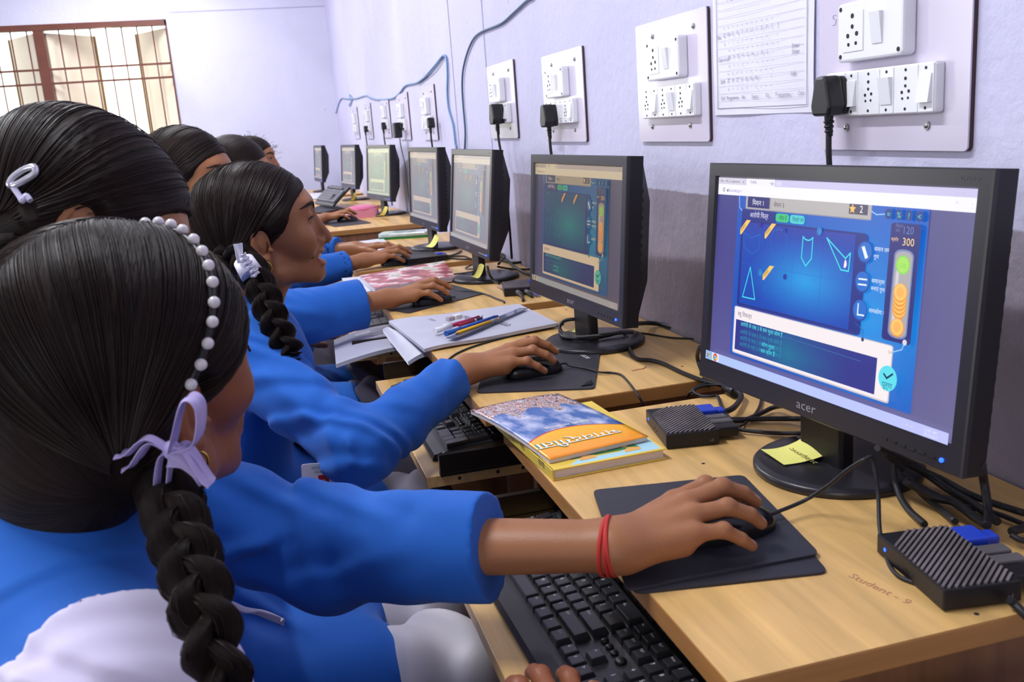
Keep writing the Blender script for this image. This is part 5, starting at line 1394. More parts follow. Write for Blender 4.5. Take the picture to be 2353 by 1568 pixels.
def np_mesh(name, V, F, mats, parent=None, cols=None, origin=None):
    me = bpy.data.meshes.new(name)
    me.vertices.add(len(V)); me.vertices.foreach_set('co', V.astype(np.float32).ravel())
    me.loops.add(F.size); me.loops.foreach_set('vertex_index', F.astype(np.int32).ravel())
    me.polygons.add(len(F)); me.polygons.foreach_set('loop_start', np.arange(0, F.size, 4, dtype=np.int32)); me.polygons.foreach_set('loop_total', np.full(len(F), 4, dtype=np.int32))
    me.polygons.foreach_set('use_smooth', np.ones(len(F), dtype=bool))
    me.update(calc_edges=True); me.validate()
    if cols is not None:
        a = me.attributes.new('Col', 'FLOAT_COLOR', 'POINT'); c = np.ones((len(V), 4), np.float32); c[:, :3] = cols; a.data.foreach_set('color', c.ravel())
    for m in (mats if isinstance(mats, (list, tuple)) else [mats]): me.materials.append(m)
    o = link(bpy.data.objects.new(name, me)); 
    if parent is not None: o.parent = parent; o.matrix_parent_inverse = parent.matrix_basis.inverted()
    return o

# ---- materials
def hair_mat():
    m = bpy.data.materials.new('dark_hair'); m.use_nodes = True; nt = m.node_tree; N = nt.nodes; L = nt.links; b = N['Principled BSDF']
    a = N.new('ShaderNodeAttribute'); a.attribute_name = 'Col'
    mp = N.new('ShaderNodeMapping'); mp.inputs['Scale'].default_value = (34, 34, 1.1); L.new(a.outputs['Vector'], mp.inputs[0])
    n = N.new('ShaderNodeTexNoise'); n.inputs['Scale'].default_value = 1; n.inputs['Detail'].default_value = 5; n.inputs['Roughness'].default_value = .65; L.new(mp.outputs[0], n.inputs[0])
    c = N.new('ShaderNodeValToRGB'); e = c.color_ramp.elements; e[0].position = .36; e[0].color = (*lin((12, 8, 8)), 1); e[1].position = .74; e[1].color = (*lin((50, 33, 26)), 1)
    L.new(n.outputs[0], c.inputs[0]); L.new(c.outputs[0], b.inputs['Base Color'])
    b.inputs['Roughness'].default_value = .48; b.inputs['Specular IOR Level'].default_value = .16
    bp = N.new('ShaderNodeBump'); bp.inputs['Strength'].default_value = .8; bp.inputs['Distance'].default_value = .0035
    L.new(n.outputs[0], bp.inputs['Height']); L.new(bp.outputs[0], b.inputs['Normal']); return m
m_hair = hair_mat()
m_strand = mat('hair_strand', (34, 22, 18), .36, spec=.3)
SKIN = (158, 105, 70)
m_skin = mat('brown_skin', SKIN, .46, spec=.4, sss=.12, attr='Col', bump=.12, bscale=420, var=.07, vscale=16)
def cloth(name, c, wr=.8, bump=.35, sheen=.08):
    return mat(name, c, wr, spec=.25, sheen=sheen, bump=bump*.4, bscale=1400, var=.05, vscale=5)
m_kurta = cloth('blue_school_cloth', (36, 98, 188))
m_dup = cloth('lilac_white_cloth', (214, 206, 232), .85)
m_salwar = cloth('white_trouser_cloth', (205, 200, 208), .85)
m_salw2 = cloth('shaded_grey_trouser_cloth', (112, 106, 118), .85)  # white trousers, with the shade they sit in put into this grey
m_eyew = mat('eye_white', (214, 206, 200), .15); m_iris = mat('dark_iris', (26, 16, 14), .1)
m_brow = mat('black_brow', (22, 16, 16), .7)
m_rib = mat('white_ribbon', (226, 222, 234), .45)
m_ribl = mat('lilac_ribbon', (186, 172, 220), .35)
m_gold = mat('gold_metal', (200, 160, 80), .25, metal=1)

# ---- head in its own frame: x forward, y to the left ear, z up, origin midway between the ear holes
def head_shape(smile=0.0):
    H = Shape()
    H.ell((-.013, 0, .056), (.090, .073, .071), k=.02)
    H.ell((.030, 0, .028), (.050, .060, .072), k=.03)
    H.ell((-.045, 0, .01), (.05, .052, .055), k=.03)
    H.ell((.050, 0, -.008), (.040, .039, .040), k=.022)
    for s_ in (1, -1):
        H.cone((.008, s_*.049, -.028), (.012, s_*.050, -.042), .015, k=.02)
        H.cone((.012, s_*.048, -.042), (.076, s_*.014, -.054), .0145, .0125, k=.018)
        H.ell((.052, s_*.040, .010), (.022, .019, .018), k=.022)
    H.ell((.045, 0, -.038), (.042, .036, .024), k=.02)
    H.sph((.0815, 0, -.0545), .0135, k=.014)
    H.ell((.066, 0, .064), (.0165, .044, .013), k=.016)
    H.cone((.0745, 0, .056), (.099, 0, .014), .0058, .0080, k=.010)
    H.sph((.1035, 0, .005), .0086, k=.008)
    H.cone((.1035, 0, .003), (.088, 0, -.008), .0050, .0060, k=.006)
    for s_ in (1, -1): H.sph((.0905, s_*.0115, .0005), .0078, k=.006)
    for s_ in (1, -1): H.sph((.0955, s_*.0062, -.0065), .0036, k=.003, op='-')
    for s_ in (1, -1): H.sph((.092, s_*.032, .044), .0165, k=.016, op='-')
    for s_ in (1, -1): H.sph((.0662, s_*.031, .0435), .0142, k=.005)
    H.ell((.0805, 0, -.020), (.012, .026, .018), k=.012)
    H.ell((.0905, 0, -.0170+.001*smile), (.0075, .021+.003*smile, .0055), k=.004)
    H.ell((.0895+.001*smile, 0, -.0310-.0062*smile), (.0084, .019+.003*smile, .0066), k=.005)
    H.ell((.099, 0, -.0240), (.018+.006*smile, .025+.009*smile, .0016+.0060*smile), k=.0025, op='-')
    if smile:
        for s_ in (1, -1): H.ell((.060, s_*.037, -.003), (.020, .014, .018), k=.014)
        for s_ in (1, -1): H.cone((.090, s_*.016, -.024), (.073, s_*.032, -.014), .0022, k=.003, op='-')
        for s_ in (1, -1): H.cone((.082, s_*.020, .002), (.070, s_*.032, -.024), .0016, k=.006, op='-')
    for s_ in (1, -1): H.ell((.0790, s_*.0320, .0408), (.010, .0140, .0031), k=.002, op='-')
    for s_ in (1, -1):          # ears
        ca, sa = cos(.30), sin(.30)
        Rm = np.array([[ca, 0, -sa*.5], [s_*0, 1, 0], [sa*.5, 0, ca]])
        Rz = np.array([[cos(s_*-.38), -sin(s_*-.38), 0], [sin(s_*-.38), cos(s_*-.38), 0], [0, 0, 1]])
        Rr = Rz@Rm
        c0 = np.array([-.010, s_*.0735, .006])
        H.ell(c0, (.0165, .0062, .030), k=.005, R=Rr)
        H.ell(c0+Rr@np.array([.001, s_*.0055, .003]), (.0115, .0048, .0225), k=.0025, op='-', R=Rr)
        H.ell(c0+Rr@np.array([.006, s_*.004, -.004]), (.0065, .008, .010), k=.003, op='-', R=Rr)
        H.ell(c0+Rr@np.array([.002, s_*.002, .004]), (.0075, .0035, .016), k=.003, R=Rr)
        H.sph(c0+Rr@np.array([.004, 0, -.026]), .0072, k=.006)
        H.sph((.006, s_*.072, -.003), .0038, k=.004)
    return H
def hair_shape(vol=1.0, nape=False, fr=0.0):
    S = Shape()
    S.ell((-.016, 0, .058), (.099*vol, .0815*vol, .0785*vol), k=.02)
    S.ell((-.050, 0, .012), (.060, .066, .060), k=.03)
    for s_ in (1, -1):
        S.ell((-.045, s_*.040, -.022), (.034, .030, .030), k=.02)
        S.cone((.020, s_*.066, .050), (-.040, s_*.068, -.002), .0125, .012, k=.02)
    S.ell((.128+fr, 0, -.004-fr*.5), (.103, .3, .114), k=.006, op='-')
    S.ell((.06+fr*.6, 0, -.045), (.075, .3, .065), k=.01, op='-')
    for s_ in (1, -1): S.ell((-.004, s_*.090, .004), (.022, .024, .032), k=.006, op='-')
    if nape: S.ell((-.060, 0, -.038), (.050, .064, .054), k=.03)
    # parting groove
    S.cone((.05, 0, .136*vol), (-.075, 0, .130*vol), .0022, .0022, k=.004, op='-')
    return S

def head_frame(ear, az, pitch=0, roll=0):
    """az measured from +Y toward +X; pitch positive looks down; roll positive tips the head to its right"""
    f = np.array([sin(az), cos(az), 0.0]); l = np.array([-cos(az), sin(az), 0.0]); u = np.array([0, 0, 1.0])
    f2 = cos(pitch)*f-sin(pitch)*u; u2 = sin(pitch)*f+cos(pitch)*u
    l3 = cos(roll)*l+sin(roll)*u2; u3 = -sin(roll)*l+cos(roll)*u2
    M = np.eye(4); M[:3, 0] = f2; M[:3, 1] = l3; M[:3, 2] = u3; M[:3, 3] = ear; return M
def hp(M, p, sc=1.0): return M[:3, :3]@(np.asarray(p, float)*sc)+M[:3, 3]

HAND = dict(w=(-.118, -.004, .030), mc=[(-.030, .022, .047), (-.027, .002, .052), (-.034, -.018, .047), (-.046, -.036, .037)],
    f=[[(.008, .019, .057), (.029, .016, .046), (.044, .014, .034)], [(.014, -.002, .060), (.038, -.005, .049), (.053, -.006, .036)],
       [(.000, -.029, .051), (.023, -.035, .040), (.036, -.036, .027)], [(-.018, -.046, .037), (.000, -.050, .025), (.013, -.050, .014)]],
    th=[(-.098, .018, .024), (-.060, .036, .026), (-.032, .041, .021), (-.008, .040, .016)])
HREST = dict(w=(-.118, -.004, .020), mc=[(-.030, .022, .026), (-.027, .002, .029), (-.034, -.018, .027), (-.046, -.034, .022)],
    f=[[(.006, .026, .028), (.027, .027, .018), (.042, .027, .009)], [(.012, .003, .030), (.036, .004, .020), (.052, .004, .009)],
       [(.002, -.022, .028), (.025, -.024, .019), (.040, -.024, .009)], [(-.018, -.042, .022), (.000, -.045, .014), (.013, -.046, .008)]],
    th=[(-.098, .018, .018), (-.060, .040, .018), (-.034, .052, .014), (-.014, .055, .010)])
NAILS = []
def add_hand(S, M, H, sc=1.0, mirror=1, nails=None):
    P = lambda p: M[:3, :3]@(np.array([p[0], p[1]*mirror, p[2]])*sc)+M[:3, 3]
    w = P(H['w']); z = M[:3, 2]; y = M[:3, 1]*mirror
    mc = [P(p) for p in H['mc']]
    for i, m_ in enumerate(mc):
        S.cone(w+y*sc*(.012-.008*i), m_, .0135*sc, .0108*sc, k=.010*sc)
    S.cone(P((H['w'][0]+.01, -.018, H['w'][2]-.006)), P((H['mc'][3][0]-.01, H['mc'][3][1]+.004, H['mc'][3][2]-.012)), .013*sc, .011*sc, k=.012*sc)
    S.cone(P((H['w'][0]+.04, .004, H['w'][2]-.003)), P((H['mc'][1][0]-.015, .004, H['mc'][1][2]-.014)), .013*sc, .012*sc, k=.012*sc)
    R = [(.0100, .0088, .0077, .0065), (.0102, .0090, .0078, .0066), (.0098, .0085, .0074, .0062), (.0088, .0075, .0066, .0056)]
    for i, (m_, fs) in enumerate(zip(mc, H['f'])):
        pts = [m_]+[P(p) for p in fs]
        for a in range(3): S.cone(pts[a], pts[a+1], R[i][a]*sc, R[i][a+1]*sc, k=(.006 if a == 0 else .0022)*sc)
        S.sph(pts[1]+z*.0012*sc, (R[i][1]+.0004)*sc, k=.004*sc)
        if nails is not None:
            d = norm(pts[3]-pts[2]); n = norm(z-d*(z@d)); nails.append((pts[3]-d*.0005*sc+n*R[i][3]*sc*.78, d, n, R[i][3]*sc))
    t = [P(p) for p in H['th']]
    S.cone(t[0], t[1], .0140*sc, .0115*sc, k=.012*sc); S.cone(t[1], t[2], .0108*sc, .0095*sc, k=.004*sc); S.cone(t[2], t[3], .0098*sc, .0078*sc, k=.003*sc)
    return w

def frame_az(o, ang, pitch=0):
    """hand / mouse frame: ang is the angle of its x axis in the ground plane"""
    x = np.array([cos(ang)*cos(pitch), sin(ang)*cos(pitch), sin(pitch)]); y = np.array([-sin(ang), cos(ang), 0]); z = np.cross(x, y)
    M = np.eye(4); M[:3, 0] = x; M[:3, 1] = y; M[:3, 2] = z; M[:3, 3] = o; return M

def braid(name, path, r0, r1, parent, lam=.052, plane=(0, 1, 0), tail=True):
    P = catmull(path, 14); n = len(P); L_ = [0]
    for a, b in zip(P, P[1:]): L_.append(L_[-1]+(b-a).length)
    tot = L_[-1]; mb = MB(); mb.fixn = False; NS = 14
    up = Vector(plane)
    for s_ in range(3):
        rings = []
        for i, p in enumerate(P):
            d = (P[min(i+1, n-1)]-P[max(i-1, 0)]).normalized(); sd = d.cross(up).normalized(); nn = sd.cross(d)
            t = L_[i]/tot; r = r0+(r1-r0)*t; r *= min(1, .55+t*8)
            if tail and t > .93: r *= max(.25, 1-(t-.93)*9)
            th = L_[i]/(lam*(.6+.4*r/r0))*2*pi/1.5+s_*2*pi/3
            c = p+sd*sin(th)*r*.60+nn*sin(2*th)*r*.36
            ring = []
            # strand leans with its weave
            lean = cos(th)*.8
            for k in range(NS):
                a = 2*pi*k/NS; q = c+sd*cos(a)*r*.56+nn*sin(a)*r*.60+d*cos(a)*r*.25*lean
                v = mb.bm.verts.new(q); ring.append((v, (cos(a)*.9+s_*2, sin(a)*.9, L_[i]*6)))
            rings.append(ring)
        for A, B_ in zip(rings, rings[1:]):
            for k in range(NS):
                q = [A[k], B_[k], B_[(k+1) % NS], A[(k+1) % NS]]
                f_ = mb.bm.faces.new([x[0] for x in q]); f_.smooth = True
                for lp, x in zip(f_.loops, q): lp[mb.col] = (*x[1], 1)
        for ring in (rings[0][::-1], rings[-1]):
            try: mb.bm.faces.new([x[0] for x in ring])
            except Exception: pass
        mb.mi = 1
        fr_ = random.Random(s_+3)
        for q_ in range(14):
            a0 = fr_.uniform(0, NS); i0 = int(fr_.uniform(0, n*.5)); i1 = min(n, i0+int(n*fr_.uniform(.25, .6))); pts_ = []
            for i in range(i0, i1, 2):
                k0 = int(a0+i*.12) % NS; v_ = rings[i][k0][0].co; c_ = P[i]; pts_.append(tuple(v_+(v_-c_).normalized()*fr_.uniform(.0002, .0010)))
            if len(pts_) > 3: mb.tube(pts_, .00042, n=3, caps=False, smoothpath=False)
        mb.mi = 0
    bmesh.ops.recalc_face_normals(mb.bm, faces=mb.bm.faces)
    me = mb.mesh(name, [m_hair, m_strand]); o = link(bpy.data.objects.new(name, me), parent)
    if parent: o.matrix_parent_inverse = Matrix.Translation(-Vector(PARENT_LOC[parent.name]))
    return o
PARENT_LOC = {}
def wchild(o, parent):
    """parent an object that was modelled in world coordinates"""
    o.parent = parent; loc = Vector(PARENT_LOC.get(parent.name, (0, 0, 0))); o.matrix_parent_inverse = Matrix.Translation(-loc); return o

def strand_tubes(S, Mh, sc, n, parent, seed=1, rad=.00045, lift=.0006, side=None):
    """individual hairs lying on the combed hair, running from the parting to the braid roots"""
    rng = np.random.default_rng(seed)
    Bs = {1: np.array([-.062, .062, -.030]), -1: np.array([-.062, -.062, -.030])}
    mb = MB(); mb.fixn = False
    starts = []
    for i in range(n):
        sgn = side or (1 if rng.random() < .5 else -1)
        if rng.random() < .72:
            a = RAD(rng.uniform(28, 205)); starts.append((sgn, np.array([-.016+.1*cos(a), sgn*rng.uniform(.001, .008), .058+.079*sin(a)])))
        else:           # fine hairs springing from the hairline
            t = rng.uniform(0, 1); y = .006+.066*t**.7; z = .112-.075*t**1.3-.004*rng.random()
            fx = .128-.103*math.sqrt(max(0, 1-((z+.004)/.114)**2-(y/.3)**2)); starts.append((sgn, np.array([fx+.004*rng.random()+.001, sgn*y, z])))
    pts = []
    for sgn in (1, -1):
        st = np.array([s_[1] for s_ in starts if s_[0] == sgn])
        if not len(st): continue
        e = .002
        def proj(p, off):
            for _ in range(4):
                d = S(p, .3); g = np.stack([S(p+np.eye(3)[a]*e, .3)-S(p-np.eye(3)[a]*e, .3) for a in range(3)], -1)/(2*e)
                p = p-g*((d-off)/np.maximum(.3, (g*g).sum(1)))[:, None]
            return p, g
        K = 16; p = st.copy(); p, g = proj(p, lift); tr = [p]
        B = Bs[sgn]; B, _g = proj(B[None], lift); B = B[0]
        fr = rng.uniform(.55, 1.0, len(p)); offr = rng.uniform(-.0002, .0010, len(p))
        for k in range(1, K):
            t = 1/(K-k+1e-6)
            p = p+(B-p)*t*.98; p, g = proj(p, lift); tr.append(p+g*offr[:, None])
        pts += list(np.stack(tr, 1)[:, :K-1])
    R = Mh[:3, :3]; T_ = Mh[:3, 3]
    for tr in pts:
        W_ = (tr*sc)@R.T+T_
        mb.tube([tuple(w) for w in W_], rad, n=3, caps=False, smoothpath=False)
    o = mb.build('combed_strands', m_strand); o['kind'] = 'stuff'; return wchild(o, parent)

def ribbon_strip(pts, w, parent, m, name='ribbon_end', side=(0, 0, 1), thick=.0006, waves=0):
    P = catmull(pts, 8); n = len(P); sdv = Vector(side).normalized(); ws = w if callable(w) else (lambda t: w)
    def fn(u, v):
        x = u*(n-1); i = min(int(x), n-2); p = P[i].lerp(P[i+1], x-i); d = (P[i+1]-P[i]).normalized(); s_ = (sdv-d*sdv.dot(d)).normalized(); nn = s_.cross(d)
        return p+s_*(v-.5)*ws(u)+nn*(.0015*sin(v*9+u*4)*waves)
    o = MB().grid(fn, n-1, 6, thick).build(name, m); return wchild(o, parent)

# ------------------------------------------------------------ people
def flow_cols(V, Mh, sc):
    L = ((V-Mh[:3, 3])@Mh[:3, :3])/sc
    out = np.zeros_like(V)
    for sgn in (1, -1):
        m = (L[:, 1]*sgn >= 0)
        B = np.array([-.062, sgn*.060, -.030]); ax = norm(B-np.array([.0, 0, .05])); q = L[m]-B
        e1 = norm(np.cross(ax, [0, 0, 1])); e2 = np.cross(ax, e1)
        a = np.arctan2(q@e1, q@e2); out[m] = np.stack([np.cos(a)+sgn*3, np.sin(a), np.linalg.norm(q, axis=1)*10], -1)
    return out

def figure(sp):
    az, pitch, roll = sp['az'], sp['pitch'], sp.get('roll', 0); sc = sp.get('sc', .97)
    ear = np.array(sp['ear']); Mh = head_frame(ear, az, pitch, roll)
    root_loc = (sp['pelvis'][0], sp['pelvis'][1], .0)
    root = thing('person', sp['label'], 'person', root_loc, group=None); PARENT_LOC[root.name] = root_loc
    h = sp.get('h', .0025)
    Hs = head_shape(sp.get('smile', 0)); S = Shape(); S.group(Hs, Mh, sc)
    nb = np.array(sp['neck']); sR, sL = np.array(sp['sR']), np.array(sp['sL']); pv = np.array(sp['pelvis'])
    S.cone(hp(Mh, (-.022, 0, -.012), sc), nb, .046*sc, .050*sc, k=.025)
    S.cone(hp(Mh, (.010, 0, -.030), sc), nb+np.array([.02*sin(az), .02*cos(az), -.02]), .030*sc, .036*sc, k=.03)
    mid = (sR+sL)/2; ax = norm(sL-sR)
    # trunk
    for s_ in (1, -1):
        S.cone(mid+ax*s_*.055-np.array([0, 0, .04]), pv+ax*s_*.055, .082, .090, k=.05)
        S.cone(nb+np.array([0, 0, -.02]), mid+ax*s_*.12, .045, .042, k=.05)
    nails = []
    arms = []
    for side in ('R', 'L'):
        if 'e'+side not in sp: continue
        sh = sR if side == 'R' else sL; el = np.array(sp['e'+side])
        hd = sp['hand'+side]
        w = add_hand(S, hd['M'], hd.get('H', HAND), sp.get('hs', .93), 1 if side == 'R' else -1, nails)
        S.cone(sh, el, .045, .038, k=.03); S.cone(el, w+(el-w)*.0, .037, .0265*sp.get('hs', .93)/.93, k=.02, flat=(hd['M'][:3, 2], .86))
        arms.append((side, sh, el, w, hd))
    hips = [pv+ax*s_*.085 for s_ in (-1, 1)]
    fwd = np.array([ax[1], -ax[0], 0.0]);
    if fwd[0] < 0: fwd = -fwd
    kn = sp.get('knees') or [hips[0]+fwd*.40+np.array([0, 0, .0]), hips[1]+fwd*.40]
    for hpnt, k_ in zip(hips, kn):
        k_ = np.array(k_); S.cone(hpnt, k_, .080, .055, k=.04)
        an = np.array([k_[0]-.03, k_[1], .09]); S.cone(k_, an, .052, .034, k=.03); S.cone(an-np.array([.02, 0, .045]), an+np.array([.15, 0, -.060]), .034, .024, k=.02)
    V, F = polygonise(S, h)
    base = np.array(lin(sp.get('skin', SKIN))); col_ = np.tile(base, (len(V), 1))
    Lc = ((V-Mh[:3, 3])@Mh[:3, :3])/sc
    lip = (Lc[:, 0] > .080) & (np.abs(Lc[:, 1]) < .025+.003*sp.get('smile', 0))
    wlip = lip*np.clip(1-np.abs((Lc[:, 2]+.0245)/.0125)**4, 0, 1)
    lipc = np.array(lin((150, 82, 74))); col_ = col_*(1-wlip[:, None]*.75)+lipc*wlip[:, None]*.75
    for (p, d, n, r) in nails:
        q = V-(p-d*r*.55); t = np.clip(1-((q@d)/(r*1.25))**2-((np.linalg.norm(np.cross(q, d), axis=1))/(r*.85))**2, 0, 1)**.5; t = t*((q@n) > -r*.35)
        col_ = col_*(1-t[:, None]*.85)+np.array(lin((222, 172, 152)))*t[:, None]*.85
    wchild(np_mesh('body', V, F, m_skin, None, col_), root)
    # eyes, brows, lashes
    for s_ in (1, -1):
        o = MB().sph(tuple(hp(Mh, (.0640, s_*.031, .0425), sc)), .0135*sc, n=20).build('eye', m_eyew); wchild(o, root)
        d = norm(np.array([1, s_*.05, -.25-.3*sp.get('lookdown', 0)])); c = np.array([.0640, s_*.031, .0425])+d*.0098
        MM = Matrix(Mh.tolist())
        i_ = MB().sph(tuple(hp(Mh, c, sc)), .0058*sc, n=16).build('iris', m_iris); i_.parent = o; 
        q = [(.0795, s_*.017, .0410), (.0812, s_*.024, .0440), (.0802, s_*.032, .0444), (.0765, s_*.040, .0425), (.072, s_*.047, .0400)]
        o = MB().tube([tuple(hp(Mh, x, sc)) for x in q], lambda t: .0016*sc*(1-.3*t), n=6).build('eyelashes', m_brow); wchild(o, root)
        q = [(.0835, s_*.012, .0570), (.0830, s_*.020, .0620), (.0785, s_*.032, .0650), (.0700, s_*.043, .0635), (.0605, s_*.0515, .0585)]
        mb = MB()
        rng = random.Random(5)
        C = catmull([hp(Mh, x, sc) for x in q], 10)
        upv = Vector(Mh[:3, 2]); fv = Vector(Mh[:3, 0])
        e = .0015; bp_ = []
        for k in range(130):
            t = rng.random(); p = C[int(t*(len(C)-1))]; dd = (C[min(len(C)-1, int(t*(len(C)-1))+1)]-C[max(0, int(t*(len(C)-1))-1)]).normalized()
            wdt = .0027*sc*(1-abs(t-.35)*.9)
            a = np.array(p+upv*rng.uniform(-wdt, wdt)); b = a+np.array(dd)*.0055*sc+np.array(upv)*rng.uniform(-.0006, .0014)
            bp_.append(a); bp_.append(b)
        X = np.array(bp_)
        for _ in range(3):
            d_ = S(X); g = np.stack([S(X+np.eye(3)[j]*e)-d_ for j in range(3)], -1)/e; X = X-g*((d_-.0006)/np.maximum(.3, (g*g).sum(1)))[:, None]
        for k in range(0, len(X), 2): mb.tube([tuple(X[k]), tuple(X[k+1])], .00045*sc, n=4, caps=False, smoothpath=False)
        o = mb.build('eyebrow', m_brow); o['kind'] = 'stuff'; wchild(o, root)
    if sp.get('smile'):
        mb = MB()
        for k in range(-3, 4): mb.sph(tuple(hp(Mh, (.0895-.0007*k*k, k*.0060, -.0215), sc)), .0040*sc, (.7, 1, 1.2), n=10)
        wchild(mb.build('teeth', mat('tooth_enamel', (226, 218, 200), .2)), root)
    # hair
    HS = hair_shape(sp.get('vol', 1.0), sp.get('nape', False), sp.get('fr', 0)); SH_ = Shape(); SH_.group(HS, Mh, sc)
    V, F = polygonise(SH_, sp.get('hh', .003)); ho = wchild(np_mesh('hair', V, F, m_hair, None, flow_cols(V, Mh, sc)), root)
    if sp.get('strands'): 
        so = strand_tubes(HS, Mh, sc, sp['strands'], root, seed=sp.get('seed', 1)) 
    # kurta
    K = Shape()
    fo = lambda a: np.array([0, 0, a])
    for s_ in (1, -1):
        K.cone(mid+ax*s_*.060-fo(.035), pv+ax*s_*.075+fo(.02), .098, .118, k=.06)
        K.cone(nb+fo(-.030), mid+ax*s_*.128+fo(-.012), .056, .052, k=.05)
    for hpnt, k_ in zip(hips, kn):
        K.cone(hpnt, np.array(k_)*(1-sp.get('hem', .25))+hpnt*sp.get('hem', .25), .098, .082, k=.08)
    K.cone((hips[0]+hips[1])/2+fo(.02), (np.array(kn[0])+np.array(kn[1]))/2*.6+(hips[0]+hips[1])/2*.4+fo(.01), .08, .065, k=.08)
    cuffs = [el+(w-el)*hd.get('cuff', .78) for (side, sh, el, w, hd) in arms]
    def kfold(P, d):
        a = P@np.array([31., 17., 9.]); b = P@np.array([-7., 23., 29.]); c = P@np.array([12., -28., 21.])
        wn_ = np.ones(len(P))
        for c_ in cuffs: wn_ = np.minimum(wn_, np.clip((np.linalg.norm(P-c_, axis=1)-.075)/.08, 0, 1))
        nd_ = np.linalg.norm(P-nb, axis=1); d = d-.0034*np.clip((.100-nd_)/.004, 0, 1)
        for (a_, b_, wd_, am_) in sp.get('kcr', []):
            ba = b_-a_; t_ = np.clip((P-a_)@ba/(ba@ba), 0, 1); q_ = P-a_-t_[:, None]*ba; d = d+am_*np.exp(-np.einsum('ij,ij->i', q_, q_)/wd_**2)*np.clip(1.15-abs(t_-.5)*1.2, 0, 1)
        return d+wn_*(.0042*np.sin(a*.62+1.7*np.sin(b*.4+.5))*np.sin(c*.5+1.3*np.sin(a*.3))+.0010*np.sin(1.6*b+1.5*np.sin(c)))
    for (side, sh, el, w, hd) in arms:
        r0, r1, r2 = sp.get('slv', (.066, .058, .047)); cf = hd.get('cuff', .78)
        ce = el+(w-el)*cf; dd = norm(w-el)
        Sl = Shape(); Sl.cone(sh, el, r0, r1, k=.03, flat=(fo(1), 1.12)); Sl.cone(el, ce+dd*.05, r1, r2, k=.03, flat=(fo(1), 1.12))
        Sl.ell(sh, (.07, .065, .065), k=.03)
        # folds gathered around the elbow and armpit
        creases = [(np.array(a), np.array(b), wd_, am) for (a, b, wd_, am) in hd.get('creases', [])]
        ua = norm(el-sh); perp = norm(np.cross(ua, dd)+1e-6)
        lo_, hi_ = Sl.bounds()
        def fn(P, Sl=Sl, ce=ce, dd=dd, r2=r2, el=el, ua=ua, w=w, creases=creases, hollow=hd.get('hollow', True)):
            d = Sl(P, .08); base_d = d.copy()
            for (a, b, wd_, am) in creases:
                ba = b-a; t_ = np.clip((P-a)@ba/(ba@ba), 0, 1); q_ = P-a-t_[:, None]*ba; d = d+am*np.exp(-np.einsum('ij,ij->i', q_, q_)/wd_**2)*np.clip(1.15-abs(t_-.5)*1.2, 0, 1)
            t1 = (P-el)@dd; t0 = (P-el)@ua
            d = d+.0030*np.sin(t1*70+4*np.sin(P@np.array([21., 33., 40.])))*np.exp(-(t1/.09)**2)+.0022*np.sin(t0*60+3*np.sin(P@np.array([40., -20., 30.])))*np.exp(-((t0+.05)/.10)**2)
            d = d+.0009*np.sin(P@np.array([60., 20., 50.])+2*np.sin(P@np.array([20., 50., -30.])))
            pl = (P-ce)@dd
            d = np.maximum(d, pl)
            # hollow at the cuff
            q = P-ce; q = q-(q@dd)[:, None]*dd; rad = np.linalg.norm(q, axis=1)
            inn = np.maximum(d+.0085, -(pl+.030)) if hollow else np.ones(len(P))
            return np.maximum(d, -inn)
        K.fn(fn, (lo_+hi_)/2, np.linalg.norm(hi_-lo_)/2-.03, k=.022)
    K.post = kfold if sp.get('kfold', True) else None
    K.cone(nb+fo(-.02), nb+(hp(Mh, (-.02, 0, -.02), sc)-nb)*.22, .060, .062, k=.03)
    # neck opening
    K.cone(nb+fo(-.005), hp(Mh, (-.02, 0, -.02), sc), .054, .060, k=.006, op='-')
    V, F = polygonise(K, sp.get('kh', .0045), .01)
    wchild(np_mesh('kurta', V, F, m_kurta), root)
    # trousers showing below the tunic
    Tz = Shape()
    for hpnt, k_ in zip(hips, kn):
        k_ = np.array(k_); Tz.cone(hpnt+(k_-hpnt)*.5-fo(.014), k_, .072, .067, k=.03); Tz.cone(k_, (k_[0]-.03, k_[1], .14), .076, .058, k=.04)
    def tfold(P, d): return d+.006*np.sin(P[:, 0]*85+3*np.sin(P[:, 1]*30)+40*P[:, 2])+.003*np.sin(P[:, 1]*90+P[:, 0]*40)
    Tz.post = tfold
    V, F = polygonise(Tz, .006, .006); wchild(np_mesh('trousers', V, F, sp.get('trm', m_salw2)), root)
    # stool
    st = thing('stool', 'plain brown wooden stool under '+sp['who'], 'stool', (pv[0]-.02, pv[1], 0))
    zt = pv[2]-.125
    MB().box((-.16, -.15, zt-.025), (.16, .15, zt), bev=.004).build('seat', m_side, st)
    for a in (-.13, .13):
        for b in (-.12, .12): MB().box((a-.016, b-.016, 0), (a+.016, b+.016, zt-.025)).build('leg', m_side, st)
    return dict(root=root, Mh=Mh, sc=sc, S=S, K=K, mid=mid, ax=ax, nb=nb, fwd=fwd, arms=arms, hair=HS)

